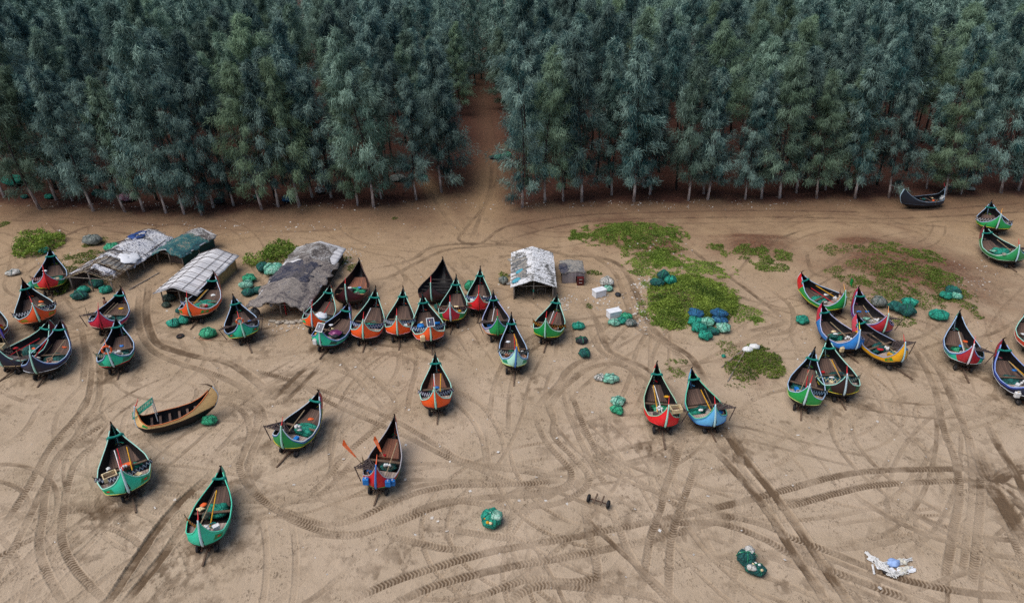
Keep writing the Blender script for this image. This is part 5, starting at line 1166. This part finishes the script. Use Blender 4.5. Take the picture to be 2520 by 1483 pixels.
# scattered litter on the sand: nobody would count it
def litter():
    rg = np.random.RandomState(3); V, Q, T = [], [], []; n = 0
    spots = [(1585, 700, 28, 18, 120), (1575, 770, 25, 50, 90), (1480, 735, 50, 40, 60), (860, 640, 30, 40, 110), (1390, 740, 40, 20, 60), (640, 560, 500, 20, 110), (1000, 505, 900, 12, 170), (1700, 505, 500, 14, 110), (300, 505, 300, 10, 80), (1260, 1100, 1250, 370, 150), (2400, 690, 60, 50, 60), (1260, 800, 1200, 100, 110), (1620, 620, 90, 50, 70), (720, 800, 70, 14, 80), (160, 640, 90, 40, 50)]
    for x, y, rx, ry, k in spots:
        for _ in range(k):
            p = ground(x + rg.normal() * rx * .5, y + rg.normal() * ry * .5, .02)
            if p.y > 100 or p.y < 15: continue
            s = rg.uniform(.03, .09); a = rg.rand() * 6.28; u = Vector((math.cos(a), math.sin(a), rg.uniform(-.3, .3))) * s; v = Vector((-math.sin(a), math.cos(a), rg.uniform(-.3, .5))) * s * rg.uniform(.4, 1)
            V += [p - u - v, p + u - v, p + u + v, p - u + v]; Q.append((n, n + 1, n + 2, n + 3)); n += 4
    o = np_mesh('litter', np.array([tuple(v) for v in V]), np.array(Q), simple('pale_litter', (.6, .58, .55), (.42, .36, .3), .9, .7, .1)); tag(o, 'tiny pale scraps of litter strewn over the sand', 'litter', kind='stuff')
litter()
# ---------------------------------------------------------------- things aboard the boats
def aboard(ref): return BOATREF[ref]
def net_in(ref, k='teal', x=0., t=.5, s=.62, h=.4, what='net heap aboard the '):
    root, cen, hw, *_ = aboard(ref); p = cen(x * hw, t, .45); r = s * hw
    NB[0] += 1; o = empty('fishing_net', p, root.rotation_euler.z, {'teal': 'teal ', 'dark': 'dark teal ', 'green': 'green ', 'grey': 'grey ', 'white': 'whitish ', 'olive': 'olive '}[k] + what + ref, 'fishing net', 'nets lying in the boats')
    b = MB(); b.blob((0, 0, r * h * .5), r, r * .75, r * h, NB[0], .16, 18, 10, .4); b.build('net_heap', NM[k], o, True)
for ref, k, x, t, s, h in (('green red-sterned boat beside the frame hut','teal',.2,.5,.5,.4),('navy boat with a teal stern strip','dark',.1,.5,.6,.3),('navy boat with blue paddles','dark',0,.55,.55,.5),('orange boat by the bamboo hut','teal',.1,.5,.6,.4),('turquoise boat nearest the camera','teal',.1,.54,.62,.6),('green boat with a yellow flag','teal',.2,.52,.62,.5),('red boat with blue jerrycans','dark',.2,.5,.5,.35),('light blue boat','teal',-.3,.5,.45,.3),
    ('green boat with a red bow','teal',-.1,.52,.5,.4),('crimson boat in the cluster','teal',-.2,.45,.4,.3),('blue boat in the cluster','teal',0,.52,.45,.5),('green boat below the dune','dark',-.2,.5,.6,.35),('dark green boat with a brown stern','dark',.2,.5,.7,.35),('navy boat with a red bow','dark',-.1,.5,.6,.35),('crimson boat with a red stern strip','dark',.1,.5,.6,.3),('green boat with a red diamond stern','dark',.2,.47,.55,.3),('turquoise boat before the net-covered hut','olive',-.3,.42,.4,.5),
    ('white boat with a green diamond stern','olive',-.25,.52,.5,.5),('lone orange boat on the open sand','dark',0,.5,.55,.3),('red boat with blue bunting','white',.35,.3,.35,.6),('green boat by the striped hut','dark',0,.5,.6,.3),('turquoise boat with an orange life ring','dark',.1,.5,.5,.4),('orange boat nearest the white hut frame','dark',-.3,.4,.4,.4),('bare yellow wood boat','dark',0,.22,.3,.4)):
    net_in(ref, k, x, t, s, h)
_have = {o['label'].split(' aboard the ')[1] for o in bpy.data.objects if o.name.startswith('fishing_net')}
for _i, ref in enumerate(BOATREF):
    if ref not in _have and ref not in ('maroon boat cut by the frame edge', 'empty black-hulled boat'): net_in(ref, ('teal', 'grey', 'dark', 'green')[_i % 4], .15, .5, .55, .45)
for ref, k, x, t in (('crimson boat in the cluster', 'white', .3, .5), ('light blue boat', 'white', .35, .44)): net_in(ref, k, x, t, .4, .6, 'sack heap aboard the ')
def poles(ref, mats, seed):
    root, cen, hw, *_ = aboard(ref); rn = random.Random(seed)
    for i, m in enumerate(mats):
        x0 = rn.uniform(-.45, .45); x1 = x0 + rn.uniform(-.4, .4); a = cen(x0 * hw, .26, 1.0, .06 + .05 * i); b = cen(x1 * hw * .6, .7, 1.0, .12 + .05 * i)
        nm = {'bamboo': 'pale bamboo pole', 'wood': 'brown wooden pole', 'yellow': 'yellow-wrapped pole', 'red': 'red-painted pole', 'white': 'white-painted pole'}[m]
        tag(MB().tube([a, a.lerp(b, .5), b], .032, 5).build('pole', M[m]), nm + ' lying aboard the ' + ref, 'pole', 'poles lying in the boats')
for i, (ref, ms) in enumerate((('wide turquoise boat', ('yellow', 'white', 'red')), ('turquoise boat nearest the camera', ('bamboo', 'yellow')), ('navy boat with a teal stern strip', ('bamboo', 'red')), ('orange boat by the bamboo hut', ('yellow', 'bamboo')), ('bright red boat on the dune side', ('bamboo', 'white', 'yellow')), ('light blue boat', ('yellow', 'wood')), ('lone orange boat on the open sand', ('yellow', 'white')), ('green boat with a yellow flag', ('bamboo',)), ('crimson boat with a red stern strip', ('bamboo', 'wood')),
    ('green boat below the dune', ('red', 'bamboo')), ('dark green boat with a brown stern', ('yellow', 'bamboo')), ('blue boat in the cluster', ('bamboo',)), ('yellow boat in the cluster', ('bamboo', 'wood')), ('crimson boat in the cluster', ('bamboo',)), ('green boat with a red bow', ('red', 'yellow')), ('navy boat with a red bow', ('yellow', 'bamboo')), ('turquoise boat with a red stern panel', ('white', 'bamboo')), ('pale aqua boat with a blue stern strip', ('red', 'yellow')), ('orange boat in front of the maroon boat', ('white',)), ('green boat by the striped hut', ('red', 'white')), ('orange boat with a white tarpaulin', ('red',)), ('turquoise boat with a solar panel', ('wood',)), ('white boat with a green diamond stern', ('wood', 'white')), ('red boat with blue jerrycans', ('bamboo',)), ('lower of the two far green boats', ('bamboo',)), ('navy boat with blue paddles', ('red',)))): poles(ref, ms, i)
def floats(ref, x, t, n=5, mat='white', r=.09):
    root, cen, hw, *_ = aboard(ref); p = cen(x * hw, t, 1.0, .1); rn = random.Random(len(ref)); o = empty('float_bunch', p, 0, ('bunch of %s floats aboard the ' % ('white' if mat == 'white' else mat)) + ref, 'floats', 'floats in the boats')
    for k in range(n): b = MB(); b.blob((rn.uniform(-.18, .18), rn.uniform(-.15, .15), rn.uniform(0, .15)), r, r, r * 1.1, k, .05, 10, 7); b.build('float', M[mat], o, True)
for ref, x, t in (('green boat with a yellow flag', .0, .44), ('turquoise boat nearest the camera', .1, .27), ('navy boat with a teal stern strip', -.2, .25), ('bright red boat on the dune side', -.2, .35), ('yellow boat in the cluster', -.2, .38), ('blue boat in the cluster', -.1, .3), ('dark green boat with a brown stern', -.4, .36), ('wide turquoise boat', .05, .44), ('orange boat by the bamboo hut', .1, .24), ('turquoise boat with an orange life ring', .25, .36), ('navy boat with a red bow', -.1, .32), ('crimson boat in the cluster', 0., .33), ('red boat with blue jerrycans', .3, .42), ('lower of the two far green boats', .2, .3), ('green boat with a red bow', .1, .3), ('red boat with blue bunting', .4, .36)): floats(ref, x, t)
def at_stern(ref, t, q, s, off): root, cen, hw, az, kz, lift, ky, yc, pt = aboard(ref); return root.matrix_basis @ pt(t, q, s, off)
def jerry(ref, t, q, s, off, mat, label, sc=1.0):
    p = at_stern(ref, t, q, s, off); o = empty('jerrycan', p + Vector((0, 0, -.3 * sc)), aboard(ref)[0].rotation_euler.z, label, 'jerrycan', 'jerrycans hung on the boats')
    g = MB(); g.box(-.17 * sc, .17 * sc, -.12 * sc, .12 * sc, 0, .42 * sc); b = g.build('body', M[mat], o); md = b.modifiers.new('round', 'BEVEL'); md.width = .05 * sc; md.segments = 3
    g = MB(); g.lathe([(.05, .4 * sc), (.05, .5 * sc), (0, .5 * sc)], 10); g.build('cap', M['white' if mat != 'white' else 'cream'], o); g = MB(); g.tube([(-.1 * sc, 0, .4 * sc), (-.06 * sc, 0, .5 * sc), (.12 * sc, 0, .5 * sc), (.14 * sc, 0, .4 * sc)], .022, 5); g.build('handle', M[mat], o)
jerry('red boat with blue jerrycans', .17, .75, 1, .2, 'blue', 'blue jerrycan on the red boat flank, nearer its stern strip', .95)
jerry('red boat with blue jerrycans', .215, .85, 1, .16, 'blue', 'dark blue jerrycan on the red boat flank, farther from the stern strip', .9)
jerry('red boat with blue jerrycans', .14, .6, -1, .3, 'blue', 'white-topped blue jerrycan hung out on the rack side of the red boat', 1.05)
jerry('orange boat with a white jerrycan', .16, .6, -1, .17, 'cream', 'cream jerrycan hung on the stern of an orange boat', 1.1)
jerry('turquoise boat with a solar panel', .14, .3, -1, .22, 'white', 'white jerrycan hung low at the stern of the turquoise solar boat')
jerry('navy boat with a red bow', .2, .6, -1, .15, 'white', 'white jerrycan hung on the flank of the navy boat with a red bow')
jerry('blue boat in the cluster', .22, .6, -1, .15, 'cream', 'cream jerrycan hung low on the flank of the blue boat', .9)
root, cen, hw, *_ = aboard('orange boat with a white jerrycan')
o = empty('barrel', cen(-.45 * hw, .42, .8, 0), 0, 'bright blue plastic drum standing in the white jerrycan boat', 'barrel'); g = MB(); g.lathe([(0, 0), (.24, 0), (.28, .1), (.28, .5), (.24, .58), (0, .58)], 16); g.build('drum', M['blue'], o, True); g = MB(); g.lathe([(.285, .3), (.295, .32), (.285, .34)], 16); g.build('hoop', M['blue'], o)
o = empty('foam_mat', cen(.35 * hw, .44, 1., .05), root.rotation_euler.z, 'rolled blue mat across the white jerrycan boat', 'mat'); g = MB(); g.tube([(-.45, 0, .1), (.5, 0, .1)], .12, 10); g.build('roll', M['blue'], o, True)
def crate(ref, x, t, label, rz=.1, dz=.1):
    root, cen, hw, *_ = aboard(ref); o = empty('crate', cen(x * hw, t, 1.0, dz), root.rotation_euler.z + rz, label, 'crate'); g = MB()
    for a in ((-.36, .36, -.27, -.22, 0, .3), (-.36, .36, .22, .27, 0, .3), (-.36, -.31, -.22, .22, 0, .3), (.31, .36, -.22, .22, 0, .3)): g.box(*a)
    g.build('sides', M['cream'], o); g = MB(); g.box(-.31, .31, -.22, .22, .02, .06); g.build('bottom', M['deckb'], o)
crate('wide turquoise boat', -.5, .37, 'open cream foam crate on the rack of the wide turquoise boat'); crate('bright red boat on the dune side', .55, .24, 'cream foam crate on the stern rack of the bright red boat', .2, .5); crate('navy boat with blue paddles', -.75, .33, 'cream crate on the rack of the navy boat with blue paddles', .5, .4)
o = empty('tub', cen(0, 0, 0), 0); bpy.data.objects.remove(o)
root, cen, hw, *_ = aboard('wide turquoise boat'); o = empty('tub', cen(.12 * hw, .47, .9, .0), root.rotation_euler.z, 'rust-red wooden tub in the middle of the wide turquoise boat', 'tub'); g = MB(); g.box(-.38, .38, -.2, .2, 0, .3); b = g.build('body', M['deckr'], o); b.modifiers.new('round', 'BEVEL').width = .05; g = MB(); g.box(-.32, .32, -.15, .15, .305, .315); g.build('lid', M['orange'], o)
root, cen, hw, *_ = aboard('orange boat with a white tarpaulin'); o = MB(); o.blob((0, 0, 0), .62, .5, .2, 4, .15, 18, 8); o = o.build('tarpaulin', M['foam'], None, True, cen(.15 * hw, .36, 1., .05)); tag(o, 'crumpled white tarpaulin over the stern deck of a small orange boat', 'tarpaulin')
root, cen, hw, *_ = aboard('orange boat with a white tarpaulin'); o = MB(); o.blob((0, 0, 0), .26, .2, .14, 7, .15, 14, 8); o = o.build('cloth_heap', M['blue'], None, True, cen(.3 * hw, .22, 1., .05)); tag(o, 'small bright blue cloth heap beside the white tarpaulin', 'cloth')
root, cen, hw, *_ = aboard('turquoise boat with a solar panel'); o = MB(); o.blob((0, 0, 0), .5, .4, .16, 14, .15, 16, 8); o = o.build('cloth_heap', M.setdefault('purp', simple('purple_cloth', (.13, .015, .09), (.5, .2, .35), 3, .8, .3, lo=.52, hi=.62)), None, True, cen(.2 * hw, .45, .9, .05)); tag(o, 'purple and pink cloth heap in the turquoise solar boat', 'cloth')
for ref, s_, lb in (('turquoise boat with an orange life ring', 1.0, 'coiled orange life ring over the stern of a turquoise boat'), ('turquoise boat before the net-covered hut', .8, 'orange life ring hung at the stern post before the net-covered hut')):
    p = at_stern(ref, .06, .9, 1, 0); o = empty('life_ring', p + Vector((-.1, -.06, .12)), aboard(ref)[0].rotation_euler.z, lb, 'life ring'); g = MB(); g.tube([(.3 * s_ * math.cos(a), -.05, .3 * s_ * math.sin(a)) for a in np.linspace(0, 6.2832, 20)], .075 * s_, 7, cap=False); g.build('ring', M['orange'], o, True)
    g = MB()
    for a in (.8, 2.4, 3.9, 5.5): c = Vector((.3 * s_ * math.cos(a), -.05, .3 * s_ * math.sin(a))); g.tube([c + Vector((-.03 * math.sin(a), 0, .03 * math.cos(a))), c - Vector((-.03 * math.sin(a), 0, .03 * math.cos(a)))], .08 * s_, 8)
    g.build('band', M['white'], o)
def flag(p, hgt, w, h_, mats, name, label, lean=(0, 0), blade=False):
    o = empty(name, p, 0, label, 'paddle' if blade else 'flag'); top = Vector((lean[0], lean[1], hgt)); g = MB(); g.tube([(0, 0, 0), top * .6, top], .025, 5); g.build('staff', M['bamboo'], o)
    for i, m in enumerate(mats):
        a = top * (1 - (i / len(mats)) * h_ / hgt); b = top * (1 - ((i + 1) / len(mats)) * h_ / hgt); g = MB()
        if blade: g.grid([[a + Vector((-.03, 0, .5 * h_)), a + Vector((.03, 0, .5 * h_))], [a + Vector((-w / 2, .01, 0)), a + Vector((w / 2, .01, 0))], [b + Vector((-.05, 0, 0)), b + Vector((.05, 0, 0))]])
        else: n = 5; g.grid([[a + Vector((w * q / n, .05 * math.sin(q * 1.7), -.06 * q)) for q in range(n + 1)], [b + Vector((w * q / n * .9, .05 * math.sin(q * 1.7 + .4), -.09 * q)) for q in range(n + 1)]])
        b_ = g.build('blade' if blade else 'flag_cloth', M[m], o); md = b_.modifiers.new('thickness', 'SOLIDIFY'); md.thickness = .02
M['ublue'] = simple('ultramarine_paint', lin('#2A2ABE'), lin('#1E1E8A'), 6, .5, .1)
M['gcloth'] = simple('green_cloth', lin('#1FA04A'), lin('#0F7030'), 6, .8, .2)
root, cen, hw, *_ = aboard('navy boat with blue paddles')
flag(cen(-.55 * hw, .42, 1., .1), 2.1, .26, 1.1, ['ublue'], 'paddle', 'upright ultramarine paddle nearer the bow of the navy boat', (-.25, 0), True)
flag(cen(-.85 * hw, .2, 1., .1), 2.2, .26, 1.1, ['ublue'], 'paddle', 'upright ultramarine paddle at the picture edge', (-.2, 0), True)
flag(cen(-.9 * aboard('green boat with a yellow flag')[2], .4, 1., .1), 2.3, .35, .5, ['red', 'yellow', 'lattice'], 'flag', 'small yellow and red flag above the green boat on the open sand', (-.1, .2))
flag(cen(0, .2, 1.), 1.4, .3, .5, ['gcloth'], 'flag', 'x') if False else None
root, cen, hw, *_ = aboard('green boat with a red bow'); flag(cen(.95 * hw, .3, 1., .1), 1.6, .3, .45, ['gcloth', 'gcloth'], 'flag', 'small green flag on the rack of the green boat with a red bow', (.1, .1))
root, cen, hw, *_ = aboard('red boat with blue jerrycans'); flag(cen(-1.0 * hw, .36, 1., .2), 1.25, .26, .75, ['orange'], 'paddle', 'orange paddle with a dark tip jutting out beside the red boat', (-1.0, .3), True); flag(cen(-.1 * hw, .52, .9, .1), .9, .24, .6, ['orange'], 'paddle', 'orange paddle standing in the well of the red boat', (-.5, .5), True)
# green fish basket at the stern of the wood boat
root, cen, hw, *_ = aboard('bare yellow wood boat'); o = empty('net_cover', cen(-.2 * hw, .2, 1., .3), root.rotation_euler.z, 'green mesh canopy on sticks over the stern of the bare wood boat', 'canopy'); g = MB()
P_ = [[Vector((-.5 + .8 * i / 8, -.55 + 1.3 * j / 10, .75 * (j / 10) + .1 * math.sin(i) * .3)) for i in range(9)] for j in range(11)]
for j in range(11): g.tube(P_[j], .022, 4)
for i in range(9): g.tube([P_[j][i] for j in range(11)], .022, 4)
g.build('mesh', NM['teal'], o); [MB().tube([(x_, .75, -.6), (x_, .75, .8)], .03, 5).build('stick', M['white'], o) for x_ in (-.5, .3)]
# loose letters on the blue banner of the orange boat
ref = 'orange boat by the bamboo hut'; root, cen, hw, az, kz, lift, ky, yc, pt = aboard(ref)
bn = [c for c in root.children if c.name.startswith('bunting')][0]
for c in list(bn.children): bpy.data.objects.remove(c)
sv = bn.data.vertices; top_ = [sv[2 * k].co.copy() for k in range(17)]; bot_ = [sv[2 * k + 1].co.copy() for k in range(17)]
GL = {'S': [(1, 1), (0, 1), (0, .5), (1, .5), (1, 0), (0, 0)], 'Z': [(0, 1), (1, 1), (0, 0), (1, 0)], 'I': [(.5, 1), (.5, 0)], 'N': [(0, 0), (0, 1), (1, 0), (1, 1)]}
g = MB()
for i, ch in enumerate('SZIZN'):
    k0 = 1 + i * 3
    def gp(u, v):
        q = k0 + (1 - u if False else u) * 1.9; a = int(q); f = q - a; t_ = top_[a].lerp(top_[min(a + 1, 16)], f); b_2 = bot_[a].lerp(bot_[min(a + 1, 16)], f); return b_2.lerp(t_, .16 + .68 * v)
    pts = GL[ch]
    for p_, q_ in zip(pts, pts[1:]):
        for o2 in (-.014, .014): g.bar(gp(*p_) + Vector((0, o2, 0)), gp(*q_) + Vector((0, o2, 0)), .05, .012, up=(0, 1, 0))
l_ = g.build('lettering', M['white'], bn)
# rope coils and rags so that no boat is bare
_rn = random.Random(77)
for ref in list(BOATREF):
    if ref in ('bare yellow wood boat', 'maroon boat cut by the frame edge', 'empty black-hulled boat'): continue
    root, cen, hw, *_q = aboard(ref)
    x_, t_ = _rn.uniform(.25, .6) * _rn.choice((-1, 1)), _rn.uniform(.2, .32); o = empty('rope_coil', cen(x_ * hw, t_, 1., .0), 0, 'rope coil on the stern planks of the ' + ref, 'rope coil', 'rope coils in the boats')
    m_ = _rn.choice((M['ropew'], M['ropew'], M['teal_cloth'], M['white'], M['orope'], M['blue'])); g = MB(); q_ = _rn.uniform(.12, .2)
    g.tube([(q_ * (1 + .12 * math.sin(a * 1.7)) * math.cos(a), q_ * (1 + .12 * math.cos(a * 2.3)) * math.sin(a), .02 + .012 * a) for a in np.linspace(0, 16, 44)], .026, 5); g.build('coil', m_, o, True)
    x_, t_ = _rn.uniform(-.6, .6), _rn.uniform(.38, .5); b = MB(); b.blob((0, 0, 0), _rn.uniform(.18, .34), _rn.uniform(.14, .24), .1, int(t_ * 999), .3, 14, 8)
    c_ = _rn.choice(('grey', 'dark', 'white', 'black', 'pale', 'olive', 'black')); o = b.build('rag_heap', NM[c_], None, True, cen(x_ * hw, t_, .85, .12)); tag(o, {'grey': 'grey', 'dark': 'dark teal', 'white': 'whitish', 'black': 'dark grey', 'pale': 'pale green', 'olive': 'olive'}[c_] + ' rag heap lying aboard the ' + ref, 'rag heap', 'rag heaps in the boats')
    for _k in range(2):
        b = MB(); b.blob((0, 0, 0), _rn.uniform(.12, .22), _rn.uniform(.1, .16), .07, _k + int(x_ * 99), .35, 12, 7); c_ = _rn.choice(('red', 'blue', 'white', 'orange', 'yellow', 'cream', 'foam')); o = b.build('cloth_bundle', M[c_], None, True, cen(_rn.uniform(-.65, .65) * hw, _rn.uniform(.24, .62), .9, .1))
        tag(o, {'foam': 'pale'}.get(c_, c_) + (' crumpled cloth' if _k else ' cloth bundle') + ' aboard the ' + ref, 'cloth', 'cloths in the boats')
    x_, t_ = -.5 * math.copysign(1, x_), _rn.uniform(.16, .22); b = MB(); b.box(-.16, .16, -.11, .11, 0, .2)
    if _rn.random() < .6:
        c_ = _rn.choice(('cream', 'blue', 'white', 'deckr', 'yellow', 'lattice')); o = empty('small_box', cen(x_ * hw, t_ + .08, 1., -.02), _rn.uniform(0, 3), {'cream': 'cream', 'blue': 'blue', 'white': 'white', 'deckr': 'rust-brown', 'yellow': 'yellow', 'lattice': 'dark'}[c_] + ' small box at the stern of the ' + ref, 'box', 'small boxes in the boats'); b.build('body', M[c_], o); g = MB(); g.box(-.17, .17, -.12, .12, .203, .24); g.build('lid', M[c_], o)
# person standing behind the crimson boat
def person(p, rz):
    root = empty('person', p, rz, 'shirtless person in dark and white shorts standing behind the crimson boat, arms hanging', 'person')
    J = [(0, 0, .93, .125), (0, .01, 1.08, .12), (0, .02, 1.25, .145), (0, .02, 1.40, .12), (0, .01, 1.47, .058), (0, 0, 1.53, .055), (0, -.01, 1.60, .088), (0, 0, 1.68, .085), (0, .005, 1.735, .05)]
    V = [j[:3] for j in J]; r = [j[3] for j in J]; E_ = [(i, i + 1) for i in range(8)]
    def chain(start, pts):
        prev = start
        for q in pts: V.append(q[:3]); r.append(q[3]); E_.append((prev, len(V) - 1)); prev = len(V) - 1
        return prev
    for s in (-1, 1):
        chain(0, [(s * .10, 0, .86, .092), (s * .115, -.01, .50, .062), (s * .115, 0, .44, .058), (s * .12, .02, .10, .04), (s * .125, .01, .05, .042), (s * .14, -.14, .03, .03)])
        wr = chain(3, [(s * .17, .02, 1.40, .06), (s * .23, .03, 1.13, .042), (s * .25, -.01, .90, .03), (s * .255, -.02, .83, .034)])
        for k in range(4):
            x = s * .255; y = -.05 + k * .02; ln = (.07, .085, .08, .065)[k]
            chain(wr, [(x, y, .79, .011), (x - s * .006, y - .003, .79 - ln * .55, .009), (x - s * .018, y - .004, .79 - ln, .008)])
        chain(wr, [(s * .245, -.055, .81, .011), (s * .235, -.075, .77, .009)])
    me = bpy.data.meshes.new('body'); me.from_pydata(V, E_, []); b = bpy.data.objects.new('body', me); col.objects.link(b); b.parent = root; me.materials.append(M['skin'])
    md = b.modifiers.new('skin', 'SKIN'); sv = me.skin_vertices[0].data
    for i, q in enumerate(r): sv[i].radius = (q * .95, q * .95)
    sv[0].use_root = True; b.modifiers.new('sub', 'SUBSURF').levels = 2; b.modifiers['sub'].render_levels = 2
    h = MB(); h.blob((0, .02, 1.70), .093, .10, .075, 3, .08, 14, 8); h.build('hair', M['hair'], root, True)
    f = MB()
    for s in (-1, 1): f.blob((s * .033, -.088, 1.645), .012, .008, .009, 1, 0, 8, 6)
    f.build('eyes', M['hair'], root, True); f = MB(); f.blob((0, -.098, 1.615), .013, .02, .02, 1, 0, 8, 6); f.build('nose', M['skin'], root, True); f = MB()
    for s in (-1, 1): f.blob((s * .088, .01, 1.63), .012, .022, .03, 1, 0, 8, 6)
    f.build('ear', M['skin'], root, True); f = MB(); f.blob((0, -.085, 1.575), .025, .01, .007, 1, 0, 8, 6); f.build('mouth', M['red'], root, True)
    c = MB()
    for s in (-1, 1): c.tube([(s * .07, 0, 1.0), (s * .09, 0, .86), (s * .115, -.005, .56)], [.125, .13, .1], 12, cap=False)
    c.build('shorts', M['shorts'], root, True)
person(ground(270, 776), R(155))
# white shirt and bench inside the net-covered hut
def inhut(h, x, y, z=0): return h.root.matrix_basis @ Vector((x, y, z))
o = empty('hanging_shirt', inhut(HD, -HD.w * .27, .9, 0), HD.root.rotation_euler.z, 'white and pale blue shirt hanging inside the net-covered hut', 'shirt')
g = MB(); g.grid([[(x * (1 - .1 * k), .05 * math.sin(x * 9 + k), 1.25 - .14 * k) for x in (-.22, -.12, 0, .12, .22)] for k in range(6)]); b = g.build('cloth', M['foam'], o, True); b.modifiers.new('t', 'SOLIDIFY').thickness = .04
g = MB()
for s in (-1, 1): g.tube([(s * .2, 0, 1.22), (s * .32, .02, .9)], [.07, .05], 7)
g.build('sleeve', M.setdefault('pblue', simple('pale_blue_cloth', (.4, .52, .75), (.3, .4, .6), 5, .8, .2)), o, True)
def bench(h, x, y, label):
    o = empty('bench', inhut(h, x, y), h.root.rotation_euler.z, label, 'bench'); MB().box(-.4, .4, -.14, .14, .42, .46).build('seat', M['post'], o)
    for a in (-.36, .36):
        g = MB(); g.box(a - .025, a + .025, -.12, .12, 0, .42); g.build('leg', M['post'], o)
bench(HD, -HD.w * .02, 1.1, 'small pale bench inside the net-covered hut beside the shirt'); bench(HE, HE.w * .22, 1.2, 'small pale bench inside the striped-roof hut, on the shed side'); bench(HE, -HE.w * .28, 1.6, 'small pale bench deep inside the striped-roof hut, on the net side')
g = MB(); g.tube([(0, 0, 0), (.03, 0, 1.5)], .05, 6); o = g.build('post', M['red'], None, True, inhut(HD, HD.w * .05, .45)); tag(o, 'red and white wrapped post under the front of the net-covered hut', 'post')
print('objects', len(bpy.data.objects))
